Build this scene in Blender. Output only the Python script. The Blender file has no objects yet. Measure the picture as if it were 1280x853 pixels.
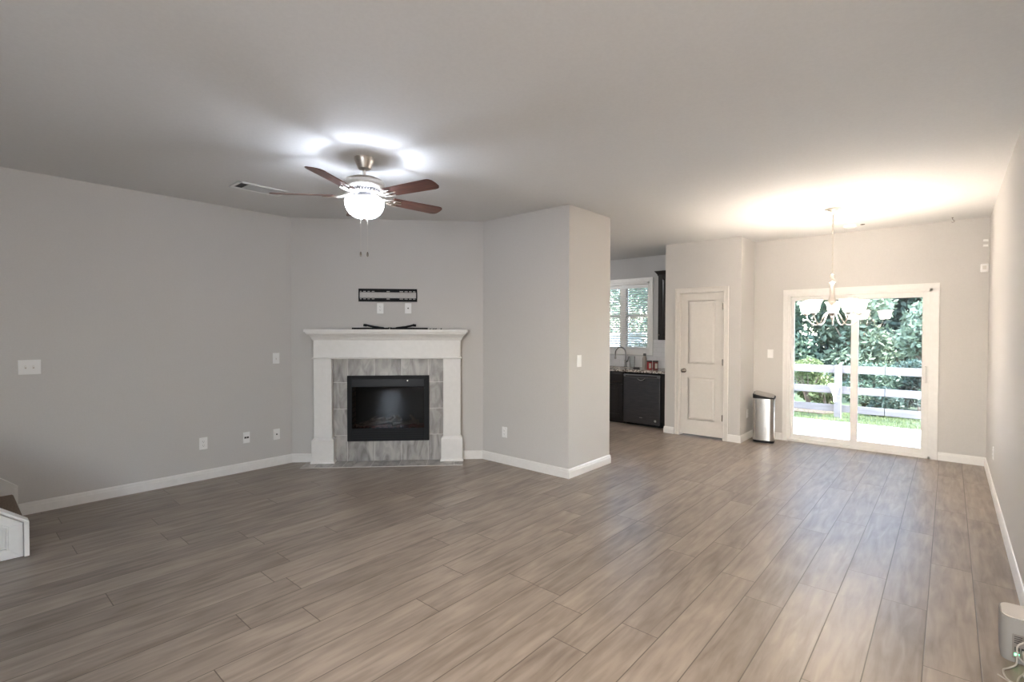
import bpy, math, random
from mathutils import Vector, Matrix
S = bpy.context.scene
C = S.collection
PI = math.pi
random.seed(7)

# ------------------------------------------------------------------ camera, world, light, exposure
F_PX, YAW, PITCH, ROLL, CAM_H = 624.76, 0.7188, 0.0176, -0.0018, 1.4667
cam = bpy.data.cameras.new('camera'); camo = bpy.data.objects.new('camera', cam); C.objects.link(camo)
cam.sensor_width = 36; cam.lens = F_PX/1280*36; cam.clip_start = .02; cam.clip_end = 400
c, s = math.cos(YAW), math.sin(YAW); cp, sp = math.cos(PITCH), math.sin(PITCH)
fwd = Vector((-s, c, 0)); rgt = Vector((c, s, 0)); up = Vector((0, 0, 1))
fw = fwd*cp - up*sp; u2 = up*cp + fwd*sp
cr, sr = math.cos(ROLL), math.sin(ROLL)
r2 = rgt*cr - u2*sr; u3 = rgt*sr + u2*cr
m = Matrix((r2, u3, -fw)).transposed().to_4x4(); m.translation = (0, 0, CAM_H)
camo.matrix_world = m
S.camera = camo

S.view_settings.view_transform = 'Standard'
S.view_settings.look = 'None'
S.view_settings.use_curve_mapping = False
S.view_settings.gamma = 1
S.view_settings.exposure = 1.50

SUN_EL, SUN_STR, SKY_STR = 52, 14.5, 1.25
FAN_W, CHAND_W, FRONT_FILL_W, DOWNLIGHT_FILL_W, KITCHEN_FILL_W = 5.6, 4.6, 33, 135, 11  # the last three power the added, unseen fill lamps
FAN_COL, CHAND_COL = (.80, .87, 1), (1, .845, .69)
w = bpy.data.worlds.new('world'); S.world = w; w.use_nodes = True
nt = w.node_tree; nt.nodes.clear()
sky = nt.nodes.new('ShaderNodeTexSky'); sky.sky_type = 'NISHITA'; sky.sun_disc = False
sky.sun_elevation = math.radians(SUN_EL); sky.sun_rotation = math.radians(200)
bg = nt.nodes.new('ShaderNodeBackground'); bg.inputs[1].default_value = SKY_STR
wo = nt.nodes.new('ShaderNodeOutputWorld')
nt.links.new(sky.outputs[0], bg.inputs[0]); nt.links.new(bg.outputs[0], wo.inputs[0])

def lamp(name, kind, loc, rot, energy, col, **kw):
    l = bpy.data.lights.new(name, kind); l.energy = energy; l.color = col
    for k, v in kw.items(): setattr(l, k, v)
    o = bpy.data.objects.new(name, l); C.objects.link(o); o.location = loc; o.rotation_euler = rot
    return o
ce = math.cos(math.radians(SUN_EL))
lamp('sun', 'SUN', (0, 0, 20), Vector((-.998*ce, .05*ce, -math.sin(math.radians(SUN_EL)))).to_track_quat('-Z', 'Y').to_euler(), SUN_STR, (1, .96, .9), angle=.03)
# added fill light shining in through the added front door, behind the camera
lamp('front_fill_light', 'AREA', (-.19, -2.80, 1.15), (math.radians(90), 0, 0), FRONT_FILL_W, (.975, .985, 1),
     shape='RECTANGLE', size=.72, size_y=1.8)

# ------------------------------------------------------------------ materials
def mat(name, col=(.8, .8, .8), rough=.6, metal=0, emit=None, estr=0, spec=.5, coat=0, ior=1.45):
    m = bpy.data.materials.new(name); m.use_nodes = True
    b = m.node_tree.nodes['Principled BSDF']
    b.inputs['Base Color'].default_value = (*col, 1); b.inputs['Roughness'].default_value = rough
    b.inputs['Metallic'].default_value = metal; b.inputs['Specular IOR Level'].default_value = spec
    b.inputs['Coat Weight'].default_value = coat
    if emit: b.inputs['Emission Color'].default_value = (*emit, 1); b.inputs['Emission Strength'].default_value = estr
    return m
def N(m, t, **kw):
    n = m.node_tree.nodes.new(t)
    for k, v in kw.items(): setattr(n, k, v)
    return n
def L(m, a, b): m.node_tree.links.new(a, b)
def P(m): return m.node_tree.nodes['Principled BSDF']
def mathn(m, op, a, b=None, c=None):
    n = N(m, 'ShaderNodeMath', operation=op)
    for i, v in enumerate((a, b, c)):
        if v is None: continue
        if isinstance(v, (int, float)): n.inputs[i].default_value = v
        else: L(m, v, n.inputs[i])
    return n.outputs[0]
def noise_col(m, c1, c2, scale, detail=3, stretch=(1, 1, 1), bump=0, lo=.35, hi=.65, rot=(0,0,0)):
    tc = N(m, 'ShaderNodeTexCoord'); mp = N(m, 'ShaderNodeMapping'); mp.inputs['Scale'].default_value = stretch
    mp.inputs['Rotation'].default_value = rot
    L(m, tc.outputs['Object'], mp.inputs[0])
    n = N(m, 'ShaderNodeTexNoise'); n.inputs['Scale'].default_value = scale; n.inputs['Detail'].default_value = detail
    L(m, mp.outputs[0], n.inputs['Vector'])
    r = N(m, 'ShaderNodeValToRGB'); r.color_ramp.elements[0].position = lo; r.color_ramp.elements[1].position = hi
    r.color_ramp.elements[0].color = (*c1, 1); r.color_ramp.elements[1].color = (*c2, 1)
    L(m, n.outputs[0], r.inputs[0]); L(m, r.outputs[0], P(m).inputs['Base Color'])
    if bump:
        b = N(m, 'ShaderNodeBump'); b.inputs['Strength'].default_value = bump; b.inputs['Distance'].default_value = .002
        L(m, n.outputs[0], b.inputs['Height']); L(m, b.outputs[0], P(m).inputs['Normal'])
    return m
def wallmat(name, col, sc=90):
    return noise_col(mat(name, col, .75, spec=.3), tuple(x*.985 for x in col), tuple(x*1.015 for x in col), sc, 2, bump=.12)

M = {}
M['wall'] = wallmat('wall_paint', (.595, .58, .562))
M['kitchen_wall'] = wallmat('kitchen_wall_paint', (.50, .50, .50))
M['ceiling'] = wallmat('ceiling_paint', (.695, .695, .688), 60)
M['trim'] = noise_col(mat('white_trim_paint', (.8, .79, .77), .38), (.79, .78, .76), (.82, .81, .79), 20)
M['door'] = noise_col(mat('door_paint', (.74, .71, .67), .45), (.73, .70, .66), (.75, .72, .68), 30)
M['plate'] = mat('white_plastic', (.85, .85, .84), .35)
M['dark'] = mat('dark_slot', (.02, .02, .02), .6)
M['black'] = mat('black_painted_steel', (.009, .010, .012), .5, spec=.18)
M['nickel'] = noise_col(mat('brushed_nickel', (.62, .58, .53), .32, 1), (.58, .54, .50), (.66, .62, .57), 40, 2, (1, 1, 6))
M['pewter'] = mat('darker_nickel', (.20, .195, .20), .5, 1)
M['chain'] = mat('nickel_chain', (.66, .63, .58), .35, 1)
M['chrome'] = mat('chrome', (.42, .42, .43), .16, 1)
M['knob'] = mat('satin_nickel', (.30, .27, .24), .25, 1)

# blade wood
m = M['blade'] = mat('walnut_blade', (.12, .05, .035), .35)
noise_col(m, (.075, .026, .02), (.17, .068, .045), 6, 6, (1, 14, 14))
# floor planks
m = M['floor'] = mat('grey_oak_planks', (.2, .17, .15), .36)
tc = N(m, 'ShaderNodeTexCoord'); sx = N(m, 'ShaderNodeSeparateXYZ'); L(m, tc.outputs['Object'], sx.inputs[0])
PWID, PLEN, XO = .1925, 1.30, .123
ux = mathn(m, 'DIVIDE', mathn(m, 'SUBTRACT', sx.outputs[0], XO), PWID)
ix = mathn(m, 'FLOOR', ux); fx = mathn(m, 'FRACT', ux)
wn = N(m, 'ShaderNodeTexWhiteNoise', noise_dimensions='1D'); L(m, ix, wn.inputs['W'])
uy = mathn(m, 'ADD', mathn(m, 'DIVIDE', sx.outputs[1], PLEN), mathn(m, 'MULTIPLY', wn.outputs['Value'], 5))
iy = mathn(m, 'FLOOR', uy); fy = mathn(m, 'FRACT', uy)
cb = N(m, 'ShaderNodeCombineXYZ'); L(m, ix, cb.inputs[0]); L(m, iy, cb.inputs[1])
wn2 = N(m, 'ShaderNodeTexWhiteNoise', noise_dimensions='2D'); L(m, cb.outputs[0], wn2.inputs['Vector'])
# grain coordinates, shifted per plank
gc = N(m, 'ShaderNodeCombineXYZ')
L(m, mathn(m, 'ADD', sx.outputs[0], mathn(m, 'MULTIPLY', wn2.outputs['Value'], 37)), gc.inputs[0])
L(m, mathn(m, 'ADD', mathn(m, 'MULTIPLY', sx.outputs[1], .11), mathn(m, 'MULTIPLY', wn2.outputs['Value'], 11)), gc.inputs[1])
g1 = N(m, 'ShaderNodeTexNoise'); g1.inputs['Scale'].default_value = 26; g1.inputs['Detail'].default_value = 6; g1.inputs['Distortion'].default_value = .6
L(m, gc.outputs[0], g1.inputs['Vector'])
gc2 = N(m, 'ShaderNodeCombineXYZ')
L(m, mathn(m, 'ADD', sx.outputs[0], mathn(m, 'MULTIPLY', wn2.outputs['Value'], 17)), gc2.inputs[0])
L(m, mathn(m, 'ADD', mathn(m, 'MULTIPLY', sx.outputs[1], .35), mathn(m, 'MULTIPLY', wn2.outputs['Value'], 5)), gc2.inputs[1])
g2 = N(m, 'ShaderNodeTexNoise'); g2.inputs['Scale'].default_value = 9; g2.inputs['Detail'].default_value = 3
L(m, gc2.outputs[0], g2.inputs['Vector'])
v = mathn(m, 'ADD', mathn(m, 'MULTIPLY', g1.outputs[0], .60), mathn(m, 'MULTIPLY', g2.outputs[0], .40))
v = mathn(m, 'ADD', v, mathn(m, 'MULTIPLY', mathn(m, 'SUBTRACT', wn2.outputs['Value'], .5), .14))
r = N(m, 'ShaderNodeValToRGB'); r.color_ramp.elements[0].position = .30; r.color_ramp.elements[1].position = .68
r.color_ramp.elements[0].color = (.172, .139, .114, 1); r.color_ramp.elements[1].color = (.375, .315, .264, 1)
L(m, v, r.inputs[0])
# fine seams between planks
ex = mathn(m, 'MINIMUM', fx, mathn(m, 'SUBTRACT', 1, fx)); ex = mathn(m, 'MULTIPLY', ex, PWID)
ey = mathn(m, 'MINIMUM', fy, mathn(m, 'SUBTRACT', 1, fy)); ey = mathn(m, 'MULTIPLY', ey, PLEN)
e = mathn(m, 'MINIMUM', ex, ey)
seam = N(m, 'ShaderNodeMapRange'); seam.inputs['From Min'].default_value = .0008; seam.inputs['From Max'].default_value = .0032
L(m, e, seam.inputs['Value'])
mx = N(m, 'ShaderNodeMix', data_type='RGBA'); mx.inputs[6].default_value = (.085, .064, .05, 1)
L(m, seam.outputs[0], mx.inputs[0]); L(m, r.outputs[0], mx.inputs[7]); L(m, mx.outputs[2], P(m).inputs['Base Color'])
bp = N(m, 'ShaderNodeBump'); bp.inputs['Strength'].default_value = .35; bp.inputs['Distance'].default_value = .002
hh = mathn(m, 'ADD', seam.outputs[0], mathn(m, 'MULTIPLY', g1.outputs[0], .25))
L(m, hh, bp.inputs['Height']); L(m, bp.outputs[0], P(m).inputs['Normal'])
rr = N(m, 'ShaderNodeMapRange'); rr.inputs['To Min'].default_value = .30; rr.inputs['To Max'].default_value = .44
L(m, g2.outputs[0], rr.inputs['Value']); L(m, rr.outputs[0], P(m).inputs['Roughness'])

# marble-look tile with a 30 cm grid (local x = along the wall, z = up, y = out)
def tilemat(name, ax2, off2):
    m = mat(name, (.4, .38, .36), .33)
    tc = N(m, 'ShaderNodeTexCoord'); sx = N(m, 'ShaderNodeSeparateXYZ'); L(m, tc.outputs['Object'], sx.inputs[0])
    a = mathn(m, 'DIVIDE', mathn(m, 'SUBTRACT', sx.outputs[0], .0155), .30)
    b = mathn(m, 'DIVIDE', mathn(m, 'SUBTRACT', sx.outputs[ax2], off2), .30)
    fa, fb = mathn(m, 'FRACT', a), mathn(m, 'FRACT', b)
    e = mathn(m, 'MINIMUM', mathn(m, 'MINIMUM', fa, mathn(m, 'SUBTRACT', 1, fa)), mathn(m, 'MINIMUM', fb, mathn(m, 'SUBTRACT', 1, fb)))
    cb = N(m, 'ShaderNodeCombineXYZ'); L(m, mathn(m, 'FLOOR', a), cb.inputs[0]); L(m, mathn(m, 'FLOOR', b), cb.inputs[1])
    wn = N(m, 'ShaderNodeTexWhiteNoise', noise_dimensions='2D'); L(m, cb.outputs[0], wn.inputs['Vector'])
    va = N(m, 'ShaderNodeVectorMath', operation='MULTIPLY_ADD'); L(m, wn.outputs['Color'], va.inputs[0]); va.inputs[1].default_value = (9, 9, 9)
    L(m, tc.outputs['Object'], va.inputs[2])
    mp = N(m, 'ShaderNodeMapping'); mp.inputs['Rotation'].default_value = (0, .8, 0); mp.inputs['Scale'].default_value = (2.4, 1, .8)
    L(m, va.outputs[0], mp.inputs[0])
    n = N(m, 'ShaderNodeTexNoise'); n.inputs['Scale'].default_value = 4; n.inputs['Detail'].default_value = 7; n.inputs['Distortion'].default_value = 1.4
    L(m, mp.outputs[0], n.inputs['Vector'])
    r = N(m, 'ShaderNodeValToRGB'); r.color_ramp.elements[0].position = .3; r.color_ramp.elements[1].position = .66
    r.color_ramp.elements[0].color = (.19, .18, .17, 1); r.color_ramp.elements[1].color = (.47, .45, .43, 1)
    v = mathn(m, 'ADD', n.outputs[0], mathn(m, 'MULTIPLY', mathn(m, 'SUBTRACT', wn.outputs['Value'], .5), .10))
    L(m, v, r.inputs[0])
    mx = N(m, 'ShaderNodeMix', data_type='RGBA'); mx.inputs[7].default_value = (.62, .60, .58, 1)
    L(m, mathn(m, 'LESS_THAN', e, .009), mx.inputs[0]); L(m, r.outputs[0], mx.inputs[6]); L(m, mx.outputs[2], P(m).inputs['Base Color'])
    return m
M['tile'] = tilemat('marble_tile', 2, -.003)
M['hearth_tile'] = tilemat('hearth_marble_tile', 1, .02)
# glass panes: clear with a Fresnel reflection
def glassmat(name, tint=(1, 1, 1), rough=0.0, ior=1.5):
    m = bpy.data.materials.new(name); m.use_nodes = True; nt = m.node_tree; nt.nodes.clear()
    t = nt.nodes.new('ShaderNodeBsdfTransparent'); t.inputs[0].default_value = (*tint, 1)
    g = nt.nodes.new('ShaderNodeBsdfGlossy'); g.inputs['Roughness'].default_value = rough
    f = nt.nodes.new('ShaderNodeFresnel'); f.inputs[0].default_value = ior
    mx = nt.nodes.new('ShaderNodeMixShader'); o = nt.nodes.new('ShaderNodeOutputMaterial')
    nt.links.new(f.outputs[0], mx.inputs[0]); nt.links.new(t.outputs[0], mx.inputs[1]); nt.links.new(g.outputs[0], mx.inputs[2])
    nt.links.new(mx.outputs[0], o.inputs[0]); return m
M['glass'] = glassmat('window_glass', (.97, .99, .98), ior=1.7)
M['fire_glass'] = glassmat('smoked_glass', (.50, .50, .49), .02, 1.26)
M['clear'] = glassmat('clear_glass', (.97, .985, .985), ior=1.2)
def shademat(name, col, estr, clear=0):
    m = bpy.data.materials.new(name); m.use_nodes = True; nt = m.node_tree; nt.nodes.clear()
    t = nt.nodes.new('ShaderNodeBsdfTranslucent'); t.inputs[0].default_value = (.9, .9, .9, 1)
    d = nt.nodes.new('ShaderNodeBsdfDiffuse'); d.inputs[0].default_value = (.85, .85, .85, 1)
    e = nt.nodes.new('ShaderNodeEmission'); e.inputs[0].default_value = (*col, 1); e.inputs[1].default_value = estr
    mx = nt.nodes.new('ShaderNodeMixShader'); ad = nt.nodes.new('ShaderNodeAddShader'); o = nt.nodes.new('ShaderNodeOutputMaterial')
    nt.links.new(t.outputs[0], mx.inputs[1]); nt.links.new(d.outputs[0], mx.inputs[2])
    nt.links.new(mx.outputs[0], ad.inputs[0]); nt.links.new(e.outputs[0], ad.inputs[1])
    tr = nt.nodes.new('ShaderNodeBsdfTransparent'); m2 = nt.nodes.new('ShaderNodeMixShader'); m2.inputs[0].default_value = clear
    nt.links.new(ad.outputs[0], m2.inputs[1]); nt.links.new(tr.outputs[0], m2.inputs[2]); nt.links.new(m2.outputs[0], o.inputs[0]); return m
M['bowl'] = shademat('frosted_lamp_bowl', FAN_COL, 8.0, .62)
M['fill_glass'] = shademat('frosted_fill_glass', (1, .9, .8), 6.0)  # glowing glass of the added downlight and kitchen lamp
M['shade'] = shademat('frosted_shade', (1, .86, .72), 10.0)
M['steel'] = noise_col(mat('brushed_stainless_steel', (.6, .58, .56), .24, 1), (.56, .54, .52), (.64, .62, .6), 30, 2, (8, 8, .3))
M['slate'] = noise_col(mat('black_stainless', (.14, .14, .15), .30, .85), (.09, .09, .10), (.12, .12, .125), 30, 2, (.3, 8, 8))
M['cab'] = noise_col(mat('espresso_cabinet', (.012, .010, .010), .35), (.009, .008, .008), (.016, .013, .012), 10, 3, (1, 1, .1))
m = M['granite'] = noise_col(mat('speckled_granite', (.4, .38, .35), .15), (.12, .10, .09), (.62, .58, .53), 70, 4, lo=.42, hi=.56)
m = M['subway'] = mat('white_subway_tile', (.7, .7, .7), .2)
tc = N(m, 'ShaderNodeTexCoord'); mp = N(m, 'ShaderNodeMapping'); mp.inputs['Rotation'].default_value = (-PI/2, 0, 0)
L(m, tc.outputs['Object'], mp.inputs[0]); bk = N(m, 'ShaderNodeTexBrick'); L(m, mp.outputs[0], bk.inputs[0])
for k, vv in (('Color1', (.66, .66, .67, 1)), ('Color2', (.70, .70, .71, 1)), ('Mortar', (.60, .60, .61, 1))): bk.inputs[k].default_value = vv
bk.inputs['Scale'].default_value = 1; bk.inputs['Brick Width'].default_value = .152; bk.inputs['Row Height'].default_value = .076; bk.inputs['Mortar Size'].default_value = .003
L(m, bk.outputs[0], P(m).inputs['Base Color'])
M['carpet'] = noise_col(mat('brown_carpet', (.2, .15, .11), .95), (.13, .095, .07), (.26, .20, .15), 220, 3, bump=.8)
m = M['brick'] = mat('firebox_brick', (.2, .1, .07), .9)
tc = N(m, 'ShaderNodeTexCoord'); mp = N(m, 'ShaderNodeMapping'); mp.inputs['Rotation'].default_value = (0, PI/2, PI/2)
L(m, tc.outputs['Object'], mp.inputs[0]); bk = N(m, 'ShaderNodeTexBrick'); L(m, tc.outputs['Object'], bk.inputs[0])
for k, vv in (('Color1', (.30, .17, .11, 1)), ('Color2', (.42, .33, .26, 1)), ('Mortar', (.10, .08, .07, 1))): bk.inputs[k].default_value = vv
mp.inputs['Rotation'].default_value = (-PI/2, 0, 0)
cbx = N(m, 'ShaderNodeCombineXYZ'); sxx = N(m, 'ShaderNodeSeparateXYZ'); L(m, tc.outputs['Object'], sxx.inputs[0])
L(m, sxx.outputs[1], cbx.inputs[0]); L(m, sxx.outputs[2], cbx.inputs[1]); L(m, cbx.outputs[0], bk.inputs[0])
bk.inputs['Scale'].default_value = 1; bk.inputs['Brick Width'].default_value = .16; bk.inputs['Row Height'].default_value = .06; bk.inputs['Mortar Size'].default_value = .006
L(m, bk.outputs[0], P(m).inputs['Base Color'])
M['log'] = noise_col(mat('charred_log', (.1, .07, .05), .9), (.07, .045, .04), (.60, .46, .38), 14, 5, (1, 1, 1), bump=.6)
M['ember'] = noise_col(mat('ember_bed', (.1, .03, .02), .9), (.05, .02, .018), (.55, .15, .11), 30, 4, bump=.8)
M['concrete'] = noise_col(mat('pale_concrete', (.62, .60, .57), .85), (.72, .70, .68), (.80, .78, .76), 6)
M['grass'] = noise_col(mat('grass_ground', (.1, .2, .05), .9), (.022, .040, .017), (.05, .075, .03), 5, 5)
M['mulch'] = noise_col(mat('mulch', (.2, .12, .08), .95), (.035, .022, .018), (.11, .08, .065), 25, 5)
M['fence'] = noise_col(mat('weathered_pale_wood', (.5, .47, .44), .8), (.115, .103, .105), (.155, .142, .144), 5, 5, (.4, 6, 6))
M['bark'] = noise_col(mat('bark', (.12, .09, .07), .9), (.07, .05, .04), (.2, .16, .12), 8, 5, (4, 4, .6))
def leafmat(name, a, b):
    m = noise_col(mat(name, a, .55, spec=.3), a, b, .9, 4, lo=.3, hi=.7)
    p = P(m); tr = N(m, 'ShaderNodeBsdfTranslucent'); mx = N(m, 'ShaderNodeMixShader'); mx.inputs[0].default_value = .25
    rmp = p.inputs['Base Color'].links[0].from_socket
    L(m, rmp, tr.inputs[0]); L(m, p.outputs[0], mx.inputs[1]); L(m, tr.outputs[0], mx.inputs[2])
    out = [n for n in m.node_tree.nodes if n.type == 'OUTPUT_MATERIAL'][0]
    L(m, mx.outputs[0], out.inputs[0]); return m
M['leaf_mid'] = leafmat('mid_green_leaves', (0.05, 0.088, 0.062), (0.11, 0.155, 0.105))
M['leaf_pale'] = leafmat('pale_green_leaves', (0.095, 0.135, 0.095), (0.17, 0.215, 0.15))
M['leaf_dark'] = leafmat('dark_green_leaves', (0.028, 0.05, 0.042), (0.06, 0.095, 0.075))
M['leaf_yellow'] = leafmat('yellow_green_leaves', (0.085, 0.12, 0.045), (0.17, 0.205, 0.09))

# ------------------------------------------------------------------ mesh helpers
class MB:
    def __init__(self): self.v = []; self.f = []; self.T = None
    def add(self, vs, fs):
        b = len(self.v)
        self.v += [tuple(v) for v in vs]; self.f += [tuple(b+i for i in f) for f in fs]; return self
    def box(self, x0, x1, y0, y1, z0, z1):
        v = [(x, y, z) for z in (z0, z1) for y in (y0, y1) for x in (x0, x1)]
        return self.add(v, [(0, 2, 3, 1), (4, 5, 7, 6), (0, 1, 5, 4), (2, 6, 7, 3), (0, 4, 6, 2), (1, 3, 7, 5)])
    def prism(self, poly, z0, z1, axis='z'):
        n = len(poly)
        def mk(p, h):
            return {'z': (p[0], p[1], h), 'y': (p[0], h, p[1]), 'x': (h, p[0], p[1])}[axis]
        v = [mk(p, z0) for p in poly]+[mk(p, z1) for p in poly]
        f = [tuple(range(n))[::-1], tuple(range(n, 2*n))]+[(i, (i+1) % n, n+(i+1) % n, n+i) for i in range(n)]
        return self.add(v, f)
    def lathe(self, prof, cx=0, cy=0, seg=32, cap0=True, cap1=True):
        v = []; f = []; n = len(prof)
        for k in range(seg):
            a = 2*PI*k/seg
            for r, z in prof: v.append((cx+r*math.cos(a), cy+r*math.sin(a), z))
        for k in range(seg):
            k2 = (k+1) % seg
            for i in range(n-1): f.append((k*n+i, k2*n+i, k2*n+i+1, k*n+i+1))
        if cap0: f.append(tuple(k*n for k in range(seg))[::-1])
        if cap1: f.append(tuple(k*n+n-1 for k in range(seg)))
        return self.add(v, f)
    def tube(self, pts, r, seg=8, closed=False):
        pts = [Vector(p) for p in pts]; n = len(pts); v = []; f = []
        rs = r if isinstance(r, (list, tuple)) else [r]*n
        ref = None
        for i, p in enumerate(pts):
            a = pts[(i-1) % n] if (closed or i > 0) else p
            b = pts[(i+1) % n] if (closed or i < n-1) else p
            t = (b-a).normalized()
            if ref is None: ref = Vector((0, 0, 1)) if abs(t.z) < .9 else Vector((1, 0, 0))
            s1 = t.cross(ref).normalized(); s2 = s1.cross(t).normalized(); ref = s2
            for k in range(seg):
                an = 2*PI*k/seg; v.append(p+(s1*math.cos(an)+s2*math.sin(an))*rs[i])
        for i in range(n if closed else n-1):
            j = (i+1) % n
            for k in range(seg):
                k2 = (k+1) % seg; f.append((i*seg+k, i*seg+k2, j*seg+k2, j*seg+k))
        if not closed: f += [tuple(range(seg))[::-1], tuple((n-1)*seg+k for k in range(seg))]
        return self.add(v, f)
    def sweep(self, path, prof, closed=False):
        """mitred sweep of prof (out, z) along a 2-D path; out is to the right of travel"""
        n = len(path); v = []; f = []; q = len(prof)
        P2 = [Vector(p) for p in path]
        for i, p in enumerate(P2):
            ds = []
            if i > 0 or closed: ds.append((p-P2[i-1]).normalized())
            if i < n-1 or closed: ds.append((P2[(i+1) % n]-p).normalized())
            ns = [Vector((d.y, -d.x)) for d in ds]
            nn = ns[0] if len(ns) == 1 else (ns[0]+ns[1])/(1+ns[0].dot(ns[1]))
            for o, z in prof: v.append((p.x+nn.x*o, p.y+nn.y*o, z))
        for i in range(n if closed else n-1):
            j = (i+1) % n
            for k in range(q):
                k2 = (k+1) % q; f.append((i*q+k, i*q+k2, j*q+k2, j*q+k))
        if not closed: f += [tuple(range(q))[::-1], tuple((n-1)*q+k for k in range(q))]
        return self.add(v, f)
    def frustum(self, x0, x1, z0, z1, y0, y1, ins):
        """raised panel: base rectangle at y0, inset rectangle at y1"""
        v = [(x0, y0, z0), (x1, y0, z0), (x1, y0, z1), (x0, y0, z1), (x0+ins, y1, z0+ins), (x1-ins, y1, z0+ins), (x1-ins, y1, z1-ins), (x0+ins, y1, z1-ins)]
        return self.add(v, [(0, 3, 2, 1), (4, 5, 6, 7), (0, 1, 5, 4), (1, 2, 6, 5), (2, 3, 7, 6), (3, 0, 4, 7)])
    def build(self, name, m, parent=None, bevel=0, smooth=False, mats=None, kind=None, loc=None, rotz=0, flip=False):
        me = bpy.data.meshes.new(name)
        T = self.T
        me.from_pydata([tuple(T @ Vector(v)) for v in self.v] if T is not None else self.v, [], self.f)
        me.materials.append(m)
        import bmesh
        bm = bmesh.new(); bm.from_mesh(me); bmesh.ops.recalc_face_normals(bm, faces=bm.faces); bm.to_mesh(me); bm.free()
        if smooth:
            for p in me.polygons: p.use_smooth = True
        me.update()
        o = bpy.data.objects.new(name, me); C.objects.link(o)
        if parent is not None: o.parent = parent
        if loc is not None: o.location = loc
        if rotz: o.rotation_euler.z = rotz
        if bevel:
            b = o.modifiers.new('bevel', 'BEVEL'); b.width = bevel; b.segments = 2; b.limit_method = 'ANGLE'; b.angle_limit = math.radians(40)
        if smooth:
            try:
                me.set_sharp_from_angle(angle=math.radians(38))
            except Exception: pass
        if kind: o['kind'] = kind
        return o
def tag(o, label, cat, group=None, kind=None):
    o['label'] = label; o['category'] = cat
    if group: o['group'] = group
    if kind: o['kind'] = kind
    return o
def thing(name, label, cat, loc=(0, 0, 0), rotz=0, group=None):
    o = bpy.data.objects.new(name, None); C.objects.link(o); o.empty_display_size = .1
    o.location = loc; o.rotation_euler.z = rotz
    return tag(o, label, cat, group)
def struct(name, mb, m, label=None, **kw):
    o = mb.build(name, m, kind='structure', **kw)
    if label: o['label'] = label
    return o
def copy_tree(o, parent=None):
    cc = o.copy(); C.objects.link(cc)
    if parent is not None: cc.parent = parent
    for ch in list(o.children): copy_tree(ch, cc)
    return cc

# ------------------------------------------------------------------ room shell
H = 2.74
WL, WR, YB, YR = -5.543, .32, 7.561, -2.6
A = Vector((WL, 2.585)); B = Vector((-4.056, 4.126)); XC, YC, YD = -2.856, 4.126, 4.926
XE, YE, XF, YK, XKL = -3.125, 6.974, -2.078, 7.82, -6.6
T = .13
struct('floor', MB().box(XKL-T, WR+T, YR-T, YK+T, -.12, 0), M['floor'], 'grey brown oak plank floor')
struct('ceiling', MB().box(XKL-T, WR+T, YR-T, YK+T, H, H+.16), M['ceiling'], 'smooth white ceiling')
struct('wall_left', MB().box(WL-T, WL, YR, A.y+.05, 0, H), M['wall'], 'long grey wall on the left')
struct('wall_right', MB().box(WR, WR+T, YR, YB+T, 0, H), M['wall'], 'grey wall on the right')
# rear wall, open for the added front door
wx0, wx1, wz0, wz1 = -.60, .20, .0, 2.10
mb = MB().box(WL-T, wx0, YR-T, YR, 0, H).box(wx1, WR+T, YR-T, YR, 0, H).box(wx0, wx1, YR-T, YR, 0, wz0).box(wx0, wx1, YR-T, YR, wz1, H)
struct('wall_rear', mb, M['wall'], 'grey wall behind the camera')
# local frame of the corner fireplace: x along the wall, -y out into the room
ANG = math.atan2(B.y-A.y, B.x-A.x); FL = (B-A).length
FPM = (A.x, A.y, 0)
fs0, fs1, fz0, fz1 = .632, 1.512, .245, .960
mb = MB().box(-.05, fs0, 0, T, 0, H).box(fs1, FL+.05, 0, T, 0, H).box(fs0, fs1, 0, T, 0, fz0).box(fs0, fs1, 0, T, fz1, H)
struct('wall_corner', mb, M['wall'], 'diagonal grey wall behind the fireplace', loc=FPM, rotz=ANG)
mb = MB().box(B.x, XC, YC, YD, 0, H).box(XKL, B.x, YD-T, YD, 0, H)
struct('wall_partition', mb, M['wall'], 'projecting grey wall between living room and kitchen')
dx0, dx1, dz = -2.913, -2.292, 2.035
mb = MB().box(XE, dx0, YE, YE+T, 0, H).box(dx1, XF, YE, YE+T, 0, H).box(dx0, dx1, YE, YE+T, dz, H)
mb.box(XF-T, XF, YE+T, YB, 0, H).box(XE, XE+T, YE+T, YK, 0, H)
struct('wall_pantry', mb, M['wall'], 'beige walls boxing in the pantry')
sx0, sx1, sz = -1.645, -.148, 1.985
mb = MB().box(XF-T, sx0, YB, YB+T, 0, H).box(sx1, WR+T, YB, YB+T, 0, H).box(sx0, sx1, YB, YB+T, sz, H)
struct('wall_back', mb, M['wall'], 'back wall around the sliding glass door')
kx0, kx1, kz0, kz1 = -4.80, -3.785, 1.150, 2.325
mb = MB().box(XKL, kx0, YK, YK+T, 0, H).box(kx1, XF-T, YK, YK+T, 0, H).box(kx0, kx1, YK, YK+T, 0, kz0).box(kx0, kx1, YK, YK+T, kz1, H)
struct('wall_kitchen', mb, M['kitchen_wall'], 'grey kitchen wall around the window')
struct('wall_side', MB().box(XKL-T, XKL, YD-T, YK+T, 0, H), M['kitchen_wall'], 'far side wall of the kitchen')
mb = MB().box(XKL, kx0-.0, YK-.008, YK, .875, 1.345).box(kx1+.075, XE, YK-.008, YK, .875, 1.345).box(kx0, kx1+.075, YK-.008, YK, .875, 1.075)
struct('trim_1', mb, M['subway'], 'white tile backsplash under the kitchen window')

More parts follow.
